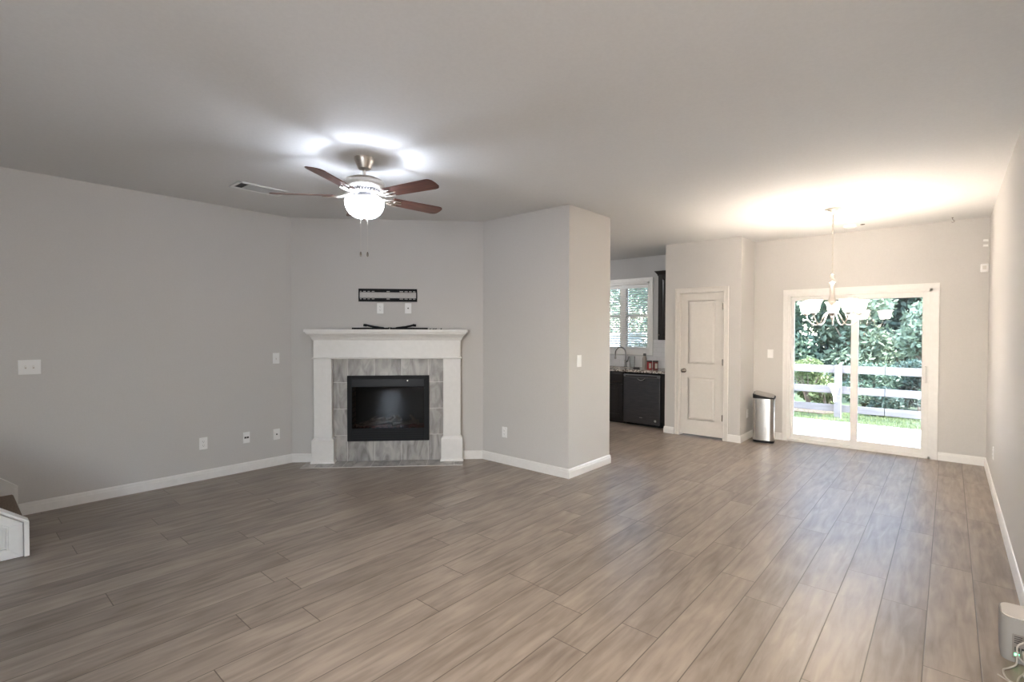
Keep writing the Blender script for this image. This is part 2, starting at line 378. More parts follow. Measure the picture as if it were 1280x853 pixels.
# baseboards (mitred, room on the right of travel)
BP = [(0, 0), (.014, 0), (.014, .062), (.011, .072), (.011, .082), (.006, .094), (0, .096)]
def base(name, path, label): struct(name, MB().sweep(path, BP), M['trim'], label)
def fpt(s_, off=0): return (A.x+math.cos(ANG)*s_+math.sin(ANG)*off, A.y+math.sin(ANG)*s_-math.cos(ANG)*off)
base('baseboard_left', [(WL, .39), tuple(A), fpt(.225)], 'white baseboard along the left wall')
base('baseboard_corner', [fpt(1.912), tuple(B), (XC, YC), (XC, YD), (XC-.02, YD)], 'white baseboard around the projecting wall')
base('baseboard_pantry', [(XE, YE+.10), (XE, YE), (-2.98, YE)], 'short white baseboard left of the pantry door')
base('baseboard_back', [(-2.232, YE), (XF, YE), (XF, YB), (-1.71, YB)], 'white baseboard behind the trash can')
base('baseboard_right', [(-.084, YB), (WR, YB), (WR, YR)], 'white baseboard along the right wall')
base('baseboard_rear', [(WR, YR), (WL, YR)], 'white baseboard behind the camera')

# casings
def casing(mb, x0, x1, z0, z1, y, wd=.062, sill=False):
    """door/window casing around the opening x0..x1, z0..z1 standing out from plane y towards -y"""
    for a, b, t in ((0, .012, .015), (.012, wd-.016, .012), (wd-.016, wd, .019)):
        zb = z0-a if sill else z0
        mb.box(x0-b, x0-a, y-t, y, zb, z1+a).box(x1+a, x1+b, y-t, y, zb, z1+a).box(x0-b, x1+b, y-t, y, z1+a, z1+b)
        if sill: mb.box(x0-b, x1+b, y-t, y, z0-b, z0-a)
    return mb

# pantry door
mb = MB(); casing(mb, dx0+.003, dx1-.003, 0, dz-.003, YE)
mb.box(dx0, dx0+.012, YE, YE+T, 0, dz).box(dx1-.012, dx1, YE, YE+T, 0, dz).box(dx0, dx1, YE, YE+T, dz-.012, dz)
mb.box(dx0+.012, dx0+.024, YE+.055, YE+.075, 0, dz).box(dx1-.024, dx1-.012, YE+.055, YE+.075, 0, dz)
door = struct('door_1', mb, M['door'], 'beige two-panel pantry door with its casing')
a0, a1 = dx0+.014, dx1-.014; y0 = YE+.014
z0, z1 = .026, dz-.016
px0, px1 = a0+.108, a1-.108
mb = MB().box(a0, a1, y0+.010, y0+.036, z0, z1)
mb.box(a0, px0, y0, y0+.012, z0, z1).box(px1, a1, y0, y0+.012, z0, z1)
zz = [z0, .235, .832, 1.028, 1.915, z1]
for q in (0, 2, 4): mb.box(px0, px1, y0, y0+.012, zz[q], zz[q+1])
for q in (1, 3):
    mb.frustum(px0, px1, zz[q], zz[q+1], y0+.010, y0+.0101, .001)
    mb.frustum(px0+.006, px1-.006, zz[q]+.006, zz[q+1]-.006, y0+.0102, y0+.002, .030)
mb.build('door_panel', M['door'], door)
mb = MB()
kx, kz = a0+.055, .925
def knob_mb(kx, kz, y):
    mb = MB(); prof = [(.0, 0), (.031, 0), (.031, .004), (.024, .009), (.012, .012), (.011, .028), (.020, .036), (.0275, .048), (.027, .058), (.018, .067), (0, .070)]
    mb.lathe(prof, seg=24, cap0=False, cap1=False)
    mb.v = [(kx+x, y-z, kz+yv) for x, yv, z in mb.v]
    return mb
knob_mb(kx, kz, y0).build('door_knob', M['knob'], door, smooth=True)
for hz in (.30, 1.06, 1.82):
    MB().tube([(a1+.006, YE-.004, hz-.045), (a1+.006, YE-.004, hz+.045)], .0065, 10).box(a1-.014, a1+.010, y0-.003, y0, hz-.044, hz+.044).build('hinge', M['knob'], door)

# sliding glass door
mb = MB(); casing(mb, sx0+.003, sx1-.003, 0, sz-.003, YB, .062)
door = struct('door_2', mb, M['trim'], 'white sliding glass door to the patio')
mb = MB().box(sx0, sx0+.030, YB-.004, YB+.11, 0, sz).box(sx1-.030, sx1, YB-.004, YB+.11, 0, sz).box(sx0, sx1, YB-.004, YB+.11, sz-.035, sz).box(sx0, sx1, YB-.004, YB+.12, 0, .030)
mb.build('door_frame', M['trim'], door, bevel=.002)
def panel(name, x0, x1, y0, gx0, gx1, gz0, gz1, z0=.030, z1=sz-.035):
    mb = MB().box(x0, gx0, y0, y0+.036, z0, z1).box(gx1, x1, y0, y0+.036, z0, z1).box(gx0, gx1, y0, y0+.036, z0, gz0).box(gx0, gx1, y0, y0+.036, gz1, z1)
    for (p, q, r_, t_) in ((gx0, gx0+.008, gz0, gz1), (gx1-.008, gx1, gz0, gz1), (gx0, gx1, gz0, gz0+.008), (gx0, gx1, gz1-.008, gz1)):
        mb.box(p, q, y0+.006, y0+.030, r_, t_)
    o = mb.build(name, M['trim'], door, bevel=.002)
    MB().box(gx0+.004, gx1-.004, y0+.015, y0+.021, gz0+.004, gz1-.004).build('glass_pane', M['glass'], o)
    return o
panel('fixed_panel', sx0+.030, -.868, YB+.060, -1.590, -.922, .085, 1.905)
sp_ = panel('sliding_panel', -.935, sx1-.030, YB+.012, -.865, -.232, .100, 1.895)
mb = MB().tube([(-.205, YB+.010, 1.075), (-.205, YB-.025, 1.065), (-.205, YB-.030, .98), (-.205, YB-.025, .895), (-.205, YB+.010, .885)], .008, 10)
mb.box(-.220, -.190, YB+.004, YB+.012, .865, 1.095)
mb.build('door_handle', M['trim'], sp_, smooth=True)

# kitchen window
mb = MB(); casing(mb, kx0+.003, kx1-.003, kz0+.003, kz1-.003, YK, .068, True)
win = struct('window_1', mb, M['trim'], 'white double kitchen window over the sink')
mb = MB().box(kx0, kx0+.035, YK, YK+.11, kz0, kz1).box(kx1-.035, kx1, YK, YK+.11, kz0, kz1).box(kx0, kx1, YK, YK+.11, kz1-.04, kz1).box(kx0, kx1, YK, YK+.11, kz0, kz0+.03)
kxm = (kx0+kx1)/2
mb.box(kxm-.055, kxm+.055, YK+.02, YK+.11, kz0, kz1)
mb.build('window_frame', M['trim'], win)
for (q0, q1) in ((kx0+.035, kxm-.055), (kxm+.055, kx1-.035)):
    zm = 1.755
    mb = MB().box(q0, q1, YK+.06, YK+.095, zm-.025, zm+.025).box(q0, q0+.02, YK+.06, YK+.095, kz0+.03, kz1-.04).box(q1-.02, q1, YK+.06, YK+.095, kz0+.03, kz1-.04)
    mb.box(q0, q1, YK+.06, YK+.095, kz0+.03, kz0+.06).box(q0, q1, YK+.06, YK+.095, kz1-.065, kz1-.04)
    sash = mb.build('sash', M['trim'], win)
    MB().box(q0+.015, q1-.015, YK+.075, YK+.080, kz0+.05, kz1-.05).build('glass_pane', M['glass'], sash)
# added glazed front door behind the camera, the opening for the fill light
mb = MB()
for (a_, b_, t_) in ((0, .06, .012), (.046, .062, .019)):
    mb.box(wx0-b_, wx0-a_, YR, YR+t_, 0, wz1+a_).box(wx1+a_, wx1+b_, YR, YR+t_, 0, wz1+a_).box(wx0-b_, wx1+b_, YR, YR+t_, wz1+a_, wz1+b_)
added_door = struct('added_door_3', mb, M['trim'], 'added glazed front door behind the camera, letting in fill light')
mb = MB().box(wx0, wx0+.09, YR-.09, YR-.04, 0, wz1).box(wx1-.09, wx1, YR-.09, YR-.04, 0, wz1).box(wx0+.09, wx1-.09, YR-.09, YR-.04, 0, .18).box(wx0+.09, wx1-.09, YR-.09, YR-.04, wz1-.09, wz1)
mb.build('door_frame', M['trim'], added_door)
# added downlight, out of view, brightening the near floor and right wall
t = thing('fill_downlight', 'small added fill downlight in the ceiling, out of view', 'fill lamp', (-.35, .25, H))
MB().lathe([(.060, -.0006), (.095, -.0006), (.093, -.008), (.070, -.012), (.058, -.006)], seg=36, cap0=False, cap1=False).build('fill_trim_ring', M['plate'], t, smooth=True)
MB().lathe([(0, -.002), (.058, -.002), (.058, -.005), (0, -.005)], seg=30).build('lens', M['fill_glass'], t)  # lens of the added fill downlight
l = lamp('downlight_fill_bulb', 'SPOT', (0, 0, -.03), (math.radians(42), 0, math.radians(3)), DOWNLIGHT_FILL_W, (1, .84, .66), shadow_soft_size=.05, spot_size=math.radians(125), spot_blend=1.0); l.parent = t

# ------------------------------------------------------------------ corner fireplace
def FT(name, label, cat): return thing(name, label, cat, FPM, ANG)
# tiled surround: local frame, -y is out
t = FT('fireplace_surround', 'grey marble tile surround framing the black electric fireplace', 'tile surround')
mb = MB().box(.45, .625, -.022, -.0005, 0, 1.19).box(1.518, 1.70, -.022, -.0005, 0, 1.19).box(.625, 1.518, -.022, -.0005, 0, .240).box(.625, 1.518, -.022, -.0005, .966, 1.19)
mb.build('tile_face', M['tile'], t)
t = FT('hearth', 'flat grey marble tile hearth on the floor before the fireplace', 'hearth')
MB().prism([(.176, -.282), (1.912, -.282), (1.912, -.03), (.176, -.03)], 0.0, .007).build('hearth_tiles', M['hearth_tile'], t, bevel=.002)
t = FT('mantelpiece', 'white wooden mantelpiece with crown moulding and plinth legs', 'mantelpiece')
OB = -.100
mb = MB().box(.268, 1.884, OB, -.0006, 1.18, 1.40)
mb.build('frieze', M['trim'], t, bevel=.003)
path = [(.268, -.001), (.268, OB), (1.884, OB), (1.884, -.001)]
MB().sweep(path, [(-.02, 1.166), (.012, 1.166), (.016, 1.172), (.012, 1.180), (.004, 1.186), (-.02, 1.186)]).build('bead_moulding', M['trim'], t)
MB().sweep(path, [(-.01, 1.372), (.006, 1.372), (.008, 1.382), (.014, 1.384), (.020, 1.402), (.036, 1.424), (.054, 1.438), (.058, 1.448), (.066, 1.450), (.066, 1.464), (-.01, 1.464)]).build('crown_moulding', M['trim'], t)
mb = MB().box(.268-.082, 1.884+.082, OB-.082, -.0006, 1.464, 1.496)
mb.build('mantel_shelf', M['trim'], t, bevel=.005)
for (q0, q1) in ((.268, .462), (1.690, 1.884)):
    mb = MB().box(q0, q1, OB, -.0225, .25, 1.168)
    leg = mb.build('leg', M['trim'], t, bevel=.003)
    mb = MB().box(q0-.022, q1+.022, OB-.016, -.0225, .0072, .262)
    mb.sweep([(q0-.022, -.025), (q0-.022, OB-.016), (q1+.022, OB-.016), (q1+.022, -.025)], [(0, .0072), (.012, .0072), (.010, .018), (.004, .028), (0, .030)])
    mb.frustum(q0-.022, q1+.022, 0, 0.001, 0, 0, 0) if False else None
    # sloping shoulder
    v = [(q0-.022, OB-.016, .262), (q1+.022, OB-.016, .262), (q1+.022, -.0225, .262), (q0-.022, -.0225, .262), (q0, OB, .290), (q1, OB, .290), (q1, -.0225, .290), (q0, -.0225, .290)]
    mb.add(v, [(0, 1, 5, 4), (1, 2, 6, 5), (2, 3, 7, 6), (3, 0, 4, 7), (4, 5, 6, 7), (0, 3, 2, 1)])
    mb.build('plinth', M['trim'], leg)
    MB().box(q0, q1, -.0225, -.0006, .0072, 1.168).build('leg_return', M['trim'], leg) if q0 < 0 else None
# electric insert
t = FT('electric_fireplace', 'black electric fireplace insert with glass front and fake logs', 'fireplace')
e0, e1, g0, g1, ez0, ez1, gz0, gz1 = .616, 1.528, .668, 1.472, .232, .974, .375, .845
yo = -.045
mb = MB().box(e0, g0, yo, -.0225, ez0, ez1).box(g1, e1, yo, -.0225, ez0, ez1).box(g0, g1, yo, -.0225, ez0, gz0).box(g0, g1, yo, -.0225, gz1, ez1)
fr = mb.build('frame', M['black'], t, bevel=.003)
mb = MB().box(g0-.004, g1+.004, yo-.006, yo, gz1+.005, gz1+.092)
mb.build('control_panel', mat('gloss_black_panel', (.006, .007, .011), .3, spec=.15), fr, bevel=.002)
MB().lathe([(.0, 0), (.007, 0), (.007, .003), (0, .003)], seg=16).build('indicator', M['nickel'], fr)
ind = fr.children[-1]; ind.location = (1.287, yo-.0065, .916); ind.rotation_euler = (PI/2, 0, 0)
for k in range(5):
    pass
mb = MB()
for k in range(4): mb.box(g0, g1, yo-.003, yo, .255+k*.026, .262+k*.026)
mb.build('vent_louvers', M['black'], fr)
MB().box(g0, g1, yo+.008, yo+.012, gz0, gz1).build('glass_front', M['fire_glass'], t)
# firebox liner
mb = MB().box(g0-.03, g1+.03, .180, .190, gz0-.05, gz1+.06).box(g0-.03, g1+.03, -.02, .18, gz1+.05, gz1+.06).box(g0-.03, g1+.03, -.02, .18, gz0-.06, gz0-.05)
mb.build('firebox', mat('firebox_dark', (.05, .05, .045), .8), t)
for (p, q) in ((g0-.03, g0-.004), (g1+.004, g1+.03)):
    MB().box(p, q, -.02, .18, gz0-.05, gz1+.05).build('brick_liner', M['brick'], t)
# embers and logs
mb = MB(); random.seed(3)
nx, ny = 46, 9
vv = [(g0+.004+(g1-g0-.008)*i/nx, -.012+.18*j/ny, gz0-.012+.022*random.random()+.024*math.sin(PI*j/ny)) for i in range(nx+1) for j in range(ny+1)]
ff = [(i*(ny+1)+j, (i+1)*(ny+1)+j, (i+1)*(ny+1)+j+1, i*(ny+1)+j+1) for i in range(nx) for j in range(ny)]
MB().add(vv, ff).build('ember_bed', M['ember'], t)
logs = [((.73, .10, .40), (1.02, .05, .475), .024), ((.86, .03, .41), (1.20, .11, .455), .026), ((1.0, .12, .43), (1.13, .02, .50), .018),
        ((1.10, .04, .41), (1.40, .10, .43), .024), ((1.30, .10, .50), (1.40, .03, .405), .016), ((.93, .12, .49), (.80, .02, .42), .017), ((1.16, .13, .48), (1.02, .09, .44), .020), ((.70, .03, .40), (.86, .02, .405), .016)]
for a_, b_, r_ in logs:
    a_, b_ = Vector(a_), Vector(b_); n_ = 9
    pts = [a_.lerp(b_, i/n_)+Vector((random.uniform(-.004, .004), random.uniform(-.004, .004), random.uniform(-.005, .005))) for i in range(n_+1)]
    MB().tube(pts, [r_*random.uniform(.8, 1.12) for _ in pts], 9).build('log', M['log'], t, smooth=True)

# television bracket
t = FT('tv_wall_bracket', 'black slotted steel TV bracket on the wall above the mantel', 'bracket')
b0, b1, bz0, bz1 = .738, 1.392, 1.810, 1.956
def rail(z0, z1, up):
    mb = MB()
    sl = [(.755, .772), (.790, .820), (.838, .865), (.885, .915), (1.05, 1.085), (1.195, 1.235), (1.25, 1.285), (1.30, 1.33), (1.345, 1.372)]
    zt = (z0+.004, z0+.014) if up else (z1-.014, z1-.004)
    xs = [b0]+[q for a in sl for q in a]+[b1]
    for i in range(0, len(xs), 2): mb.box(xs[i], xs[i+1], -.012, -.009, z0, z1)
    mb.box(b0, b1, -.012, -.009, z0, zt[0]).box(b0, b1, -.012, -.009, zt[1], z1)
    mb.box(b0, b1, -.022, -.009, z1-.003, z1) if not up else mb.box(b0, b1, -.022, -.009, z0, z0+.003)
    return mb
rail(bz1-.040, bz1, True).build('rail', M['black'], t)
rail(bz0, bz0+.040, False).build('rail', M['black'], t)
for q in (b0, b1-.012): MB().box(q, q+.012, -.012, -.0005, bz0+.038, bz1-.038).build('end_post', M['black'], t)

# two mounting arms and loose screws on the mantel
ZM = 1.4962
def arm(name, s0, s1, sk, d, label):
    t = thing(name, label, 'bracket', (*fpt((s0+s1)/2, .11), ZM), ANG, 'loose bracket arms on the mantel')
    c_ = (s0+s1)/2
    mb = MB().box(s0-c_, s1-c_, -.018, .012, 0, .014); mb.box(s0-c_, s1-c_, -.018, -.014, 0, .018)
    mb.build('arm_bar', M['black'], t)
    x0 = sk-c_
    pts = [(x0, 0, .052), (x0+d*.04, 0, .040), (x0+d*.10, 0, .026), (x0+d*.20, 0, .015)]
    MB().tube(pts, [.009, .011, .012, .010], 8).build('hook', M['black'], t)
    MB().tube([(x0-.018, 0, .048), (x0+.018, 0, .043)], .014, 14).build('knob', M['black'], t, smooth=True)
    for k in (.14, .20, .26):
        MB().tube([(x0+d*k, -.004, .010), (x0+d*k, -.004, .022)], .009, 10).build('bolt', M['black'], t)
arm('mounting_arm', .690, 1.093, .832, 1, 'black steel TV mounting arm at the left on the mantel shelf')
arm('mounting_arm.001', 1.105, 1.520, 1.372, -1, 'black steel TV mounting arm at the right on the mantel shelf')
for k, (sv, lb) in enumerate(((1.548, 'small black screw nearest to the mounting arm on the mantel'), (1.583, 'small black screw second from the mounting arm on the mantel'),
                   (1.608, 'small black screw third from the mounting arm on the mantel'), (1.668, 'small black screw lying apart at the right end of the mantel'))):
    mb = MB().tube([(-.010, 0, .005), (.006, 0, .005)], .003, 8).tube([(.006, 0, .007), (.009, 0, .007)], .007, 10)
    o = mb.build('screw', M['black'], loc=(*fpt(sv, .13), ZM), rotz=ANG+.4*k); tag(o, lb, 'screw', 'loose screws on the mantel')

# ------------------------------------------------------------------ wall plates
def plate(kind, loc, rz, label, cat='outlet', group=None, w_=.072, h_=.117):
    nm = {'outlet': 'wall_outlet', 'switch': 'light_switch', 'double': 'light_switch', 'coax': 'cable_plate', 'ports': 'cable_plate', 'rocker': 'light_switch', 'blank': 'cable_plate'}[kind]
    t = thing(nm, label, cat, loc, rz, group)
    if kind == 'double': w_ = .134
    MB().box(-w_/2, w_/2, -.006, -.0004, -h_/2, h_/2).build('cover_plate', M['plate'], t, bevel=.002)
    if kind == 'outlet':
        for z in (-.0195, .0195):
            o = MB().lathe([(.0165, 0), (.0165, .0025), (0, .0025)], seg=20, cap0=False, cap1=False).build('socket', M['plate'], t)
            o.rotation_euler = (PI/2, 0, 0); o.location = (0, -.006, z)
            mb = MB().box(-.0075, -.0055, .0024, .0030, 0, 0)
            mb = MB().box(-.0078, -.0055, -.001, .006, .0025, .0029).box(.0055, .0078, -.001, .005, .0025, .0029).lathe([(.0025, .0025), (.0025, .0029), (0, .0029)], 0, -.008, 8, False, False)
            mb.build('slots', M['dark'], o)
    elif kind in ('switch', 'double'):
        for x in ((0,) if kind == 'switch' else (-.023, .023)):
            MB().box(x-.0055, x+.0055, -.0066, -.006, -.012, .012).build('toggle_slot', M['nickel'], t)
            MB().prism([(-.006, -.002), (-.006, .008), (-.018, .011), (-.017, .003)], x-.004, x+.004, 'x').build('toggle', M['plate'], t)
    elif kind == 'rocker':
        for x in (0,):
            mb = MB().prism([(-.006, -.033), (-.009, -.033), (-.0105, 0), (-.007, .033), (-.006, .033)], x-.016, x+.016, 'x'); mb.build('rocker', M['plate'], t, bevel=.001)
    elif kind == 'coax':
        o = MB().lathe([(.0075, 0), (.0075, .006), (.005, .006), (.005, .012), (0, .012)], seg=14, cap0=False, cap1=False).build('connector', M['nickel'] if False else M['dark'], t)
        o.rotation_euler = (PI/2, 0, 0); o.location = (0, -.006, 0)
    elif kind == 'ports':
        for x in (-.012, .012): MB().box(x-.010, x+.010, -.0068, -.0058, -.009, .009).build('port', M['dark'], t, bevel=.0)
    return t
R90 = PI/2
plate('double', (WL, .465, 1.180), R90, 'wide white two-toggle light switch plate on the left wall', 'light switch')
plate('switch', (WL, 2.413, 1.177), R90, 'white single light switch on the left wall near the corner', 'light switch')
plate('outlet', (WL, 1.698, .360), R90, 'white power outlet low on the left wall, farthest from the corner', 'outlet')
plate('ports', (WL, 2.101, .356), R90, 'low white wall plate with two dark ports on the left wall', 'cable plate', w_=.066, h_=.115)
plate('coax', (WL, 2.413, .343), R90, 'low white plate with one dark connector beside the left corner', 'cable plate')
plate('outlet', (*fpt(.978), 1.735), ANG, 'left white outlet plate under the TV bracket above the mantel', 'outlet')
plate('coax', (*fpt(1.290), 1.737), ANG, 'right white connector plate under the TV bracket above the mantel', 'cable plate')
plate('outlet', (-3.715, YC, .352), 0, 'white power outlet low on the wall right of the fireplace', 'outlet')
plate('rocker', (XC, 4.306, 1.172), R90, 'white light switch on the end face of the projecting wall', 'light switch', w_=.080, h_=.122)
plate('rocker', (-1.861, YB, 1.175), 0, 'white light switch between trash can and sliding door', 'light switch')
plate('outlet', (XF, 7.29, .356), R90, 'pale outlet on the narrow pantry side wall above the trash can', 'outlet')
plate('outlet', (WR, 6.33, .365), -R90, 'white power outlet low on the right wall', 'outlet')

# corner sensor box and two pale patches standing in for reflected light spots
t = thing('motion_sensor', 'small white sensor box high on the back wall near the right corner', 'sensor', (.283, YB, 2.182))
MB().box(-.034, .030, -.035, -.0004, -.045, .045).build('housing', M['plate'], t, bevel=.006)
MB().box(-.018, .014, -.0365, -.0345, -.020, .022).build('lens', mat('sensor_lens', (.7, .68, .64), .5), t, bevel=.0004)
for z, lb in ((2.485, 'small pale patch for a reflected light spot high on the back wall, upper of two'), (2.428, 'small pale patch for a reflected light spot high on the back wall, lower of two')):
    o = MB().prism([(-.022, -.010), (.022, -.014), (.020, .010), (-.018, .013)], -.003, -.0003, 'y').build('light_spot_patch', M['plate'], loc=(.287, YB, z)); tag(o, lb, 'light spot', 'reflected light spots by the right corner')
t = thing('ceiling_hook', 'tiny metal hook in the ceiling near the sliding door', 'hook', (.010, 7.36, H))
MB().lathe([(0, -.0005), (.009, -.0005), (.008, -.004), (0, -.004)], seg=14).build('base', M['knob'], t)
MB().tube([(0, 0, -.003), (0, 0, -.020), (.010, 0, -.030), (.016, 0, -.042), (.010, 0, -.053), (0, 0, -.055), (-.008, 0, -.048)], .0022, 8).build('hook', M['knob'], t)
t = thing('smoke_detector', 'round white smoke detector on the ceiling beyond the chandelier', 'smoke detector', (-.895, 7.09, H))
MB().lathe([(0, -.0005), (.068, -.0005), (.070, -.006), (.066, -.024), (.050, -.032), (0, -.034)], seg=32).build('housing', M['plate'], t, smooth=True)
MB().lathe([(0, -.0337), (.012, -.0337), (.012, -.037), (0, -.037)], .03, .01, 14).build('test_button', M['plate'], t)
t = thing('sprinkler_cover', 'tiny dark fitting on the ceiling right of the smoke detector', 'ceiling fitting', (-.782, 7.13, H))
MB().lathe([(0, -.0005), (.024, -.0005), (.022, -.006), (.010, -.009), (0, -.010)], seg=20).build('cover', M['knob'], t)

# ceiling air vent
t = thing('air_vent', 'white rectangular air vent register on the ceiling left of the fan', 'vent', (-4.635, 1.885, H))
vx, vy = .115, .215
mb = MB()
for (p, q, r_, t_) in ((-vx, -vx+.028, -vy, vy), (vx-.028, vx, -vy, vy), (-vx, vx, -vy, -vy+.028), (-vx, vx, vy-.028, vy)): mb.box(p, q, r_, t_, -.009, -.0005)
fr = mb.build('frame', M['plate'], t, bevel=.003)
MB().box(-vx+.026, vx-.026, -vy+.026, vy-.026, -.002, -.0006).build('duct_opening', M['dark'], t)
mb = MB(); n_ = 9
for k in range(n_):
    x = -vx+.036+(2*vx-.072)*k/(n_-1)
    mb.prism([(x-.008, -.0025), (x+.005, -.011), (x+.007, -.010), (x-.005, -.0022)], -vy+.09, vy-.06, 'y')
mb2 = MB(); mb2.v = list(mb.v); mb2.f = list(mb.f)
# prism(axis y) gives (x, y, z)
mb2.build('louvers', M['plate'], t)
mb = MB()
for k in range(4): mb.box(-vx+.03, vx-.03, vy-.058+k*.008, vy-.056+k*.008, -.010, -.003)
mb.build('end_louvers', M['plate'], t)

# ------------------------------------------------------------------ ceiling fan
FX, FY = -3.244, 2.061
t = thing('ceiling_fan', 'nickel ceiling fan with five walnut blades and lit frosted bowl', 'ceiling fan', (FX, FY, H))
Z = lambda z: z-H
MB().lathe([(0, -.0006), (.074, -.0006), (.074, -.012), (.068, -.03), (.052, -.062), (.046, -.078), (.030, -.085), (0, -.085)], seg=36).build('canopy', M['nickel'], t, smooth=True)
MB().lathe([(0, -.07), (.013, -.07), (.013, Z(2.60)), (.030, Z(2.60)), (.030, Z(2.585)), (0, Z(2.585))], seg=20).build('downrod', M['nickel'], t, smooth=True)
MB().lathe([(0, Z(2.598)), (.055, Z(2.598)), (.100, Z(2.590)), (.134, Z(2.574)), (.143, Z(2.560)), (.143, Z(2.530)), (.132, Z(2.519)), (.112, Z(2.512)), (0, Z(2.510))], seg=48).build('motor_housing', M['nickel'], t, smooth=True)
mb = MB().lathe([(0, Z(2.515)), (.085, Z(2.515)), (.078, Z(2.490)), (.06, Z(2.482)), (0, Z(2.482))], seg=36)
for k in range(30):
    a = 2*PI*k/30
    mb.tube([(math.cos(a)*.106, math.sin(a)*.106, Z(2.514)), (math.cos(a)*.100, math.sin(a)*.100, Z(2.500)), (math.cos(a)*.078, math.sin(a)*.078, Z(2.488))], .0045, 6)
mb.build('motor_vent', M['pewter'], t, smooth=True)
MB().lathe([(0, Z(2.484)), (.050, Z(2.484)), (.052, Z(2.46)), (.048, Z(2.445)), (.035, Z(2.436)), (0, Z(2.436))], seg=32).build('switch_housing', M['pewter'], t, smooth=True)
blade0 = None
for k in range(5):
    a = math.radians(-60.5+72*k)
    e = None
    if blade0 is None:
        mb = MB(); n_ = 14; top = []; outline = []
        r0, r1, w0, w1 = .215, .660, .056, .066
        for i in range(8): outline.append((r0+(r1-.05-r0)*i/7, -(w0+(w1-w0)*i/7)))
        for i in range(1, 8):
            th = -PI/2+PI*i/8
            outline.append((r1-.05+.05*math.cos(th), w1*math.copysign(abs(math.sin(th))**.55, math.sin(th))))
        for i in range(8): outline.append((r1-.05-(r1-.05-r0)*i/7, w1-(w1-w0)*i/7))
        mb.prism(outline, -.003, .003)
        tw = math.radians(-12)
        mb.v = [(x, y*math.cos(tw)-z*math.sin(tw), y*math.sin(tw)+z*math.cos(tw)) for x, y, z in mb.v]
        b = mb.build('blade', M['blade'], t)
        mi = MB()
        mi.tube([(.085, 0, .030), (.125, 0, .012), (.165, 0, -.006), (.20, 0, -.010)], [.011, .010, .009, .009], 10)
        for sy in (-1, 1):
            mi.tube([(.150, 0, -.002), (.185, sy*.026, -.009), (.225, sy*.040, -.010), (.275, sy*.038, -.010)], [.008, .007, .007, .006], 8)
        mi.tube([(.19, 0, -.010), (.30, 0, -.009)], [.009, .006], 8)
        mi.tube([(.235, -.042, -.010), (.235, .042, -.010)], .006, 8)
        mi.v = [(x, y*math.cos(tw)-z*math.sin(tw) if x > .17 else y, (y*math.sin(tw)+z*math.cos(tw)) if x > .17 else z) for x, y, z in mi.v]
        ir = mi.build('blade_iron', M['nickel'], b, smooth=True)
        b.location = (0, 0, Z(2.462)); b.rotation_euler = (0, 0, a); blade0 = b
    else:
        b = copy_tree(blade0, t); b.rotation_euler = (0, 0, a)
bo = MB()
th = [(.132, Z(2.436)), (.139, Z(2.430)), (.141, Z(2.420)), (.138, Z(2.392)), (.128, Z(2.362)), (.108, Z(2.334)), (.080, Z(2.314)), (.045, Z(2.303)), (.010, Z(2.300))]
inn = [(r_-.004, z_+.003) for r_, z_ in th[::-1] if r_ > .02]
bo.lathe(th+[(.008, Z(2.303))]+inn, seg=48, cap0=False, cap1=False)
bowl = bo.build('lamp_bowl', M['bowl'], t, smooth=True)
MB().lathe([(0, Z(2.302)), (.014, Z(2.302)), (.016, Z(2.296)), (.010, Z(2.286)), (0, Z(2.284))], seg=20).build('finial', M['nickel'], t, smooth=True)
MB().tube([(0, 0, Z(2.44)), (0, 0, Z(2.29))], .003, 8).build('centre_rod', M['nickel'], t)
for k, (cx_, cy_) in enumerate(((-.018, -.022), (.012, .016))):
    dx_, dy_ = .62*cx_, .62*cy_
    mb = MB()
    zt, zb = 2.437, 2.055
    mb.tube([(cx_*3, cy_*3+.0, Z(2.44)), (cx_*3, cy_*3, Z(2.30)+.004)], .0012, 6)
    mb = MB().tube([(cx_, cy_, Z(2.300)), (cx_, cy_, Z(zb))], .0016, 6)
    ch = mb.build('pull_chain', M['chain'], t)
    MB().lathe([(0, Z(2.058)), (.003, Z(2.056)), (.0065, Z(2.045)), (.0075, Z(2.030)), (.004, Z(2.022)), (0, Z(2.021))], cx_, cy_, 12).build('pull_fob', M['knob'], ch, smooth=True)
l = lamp('fan_bulb', 'POINT', (.012, .006, Z(2.345)), (0, 0, 0), FAN_W, FAN_COL, shadow_soft_size=.022); l.parent = t

# ------------------------------------------------------------------ chandelier
CX, CY = -.913, 6.043
t = thing('chandelier', 'nickel five-arm chandelier with lit frosted bell shades', 'chandelier', (CX, CY, H))
MB().lathe([(0, -.0006), (.078, -.0006), (.078, -.006), (.060, -.012), (.034, -.022), (.016, -.034), (.008, -.042), (0, -.042)], seg=36).build('canopy', M['nickel'], t, smooth=True)
mb = MB(); z = -.040; k = 0
while z > Z(2.075):
    pts = []
    for i in range(12):
        a = 2*PI*i/12; x = .0075*math.cos(a); zz_ = .018*math.sin(a)
        pts.append((x, 0, z-.018+zz_) if k % 2 == 0 else (0, x, z-.018+zz_))
    mb.tube(pts, .0024, 6, closed=True); z -= .0285; k += 1
zc = z
mb.tube([(.004, .004, -.03), (-.004, .003, -.2), (.004, -.003, -.4), (-.003, .004, zc+.01)], .0022, 6)
mb.build('chain', M['chain'], t, smooth=True)
pts = [(.020*math.cos(2*PI*i/16), 0, Z(2.045)+.026*math.sin(2*PI*i/16)) for i in range(16)]
MB().tube(pts, .004, 8, closed=True).build('hanging_loop', M['nickel'], t, smooth=True)
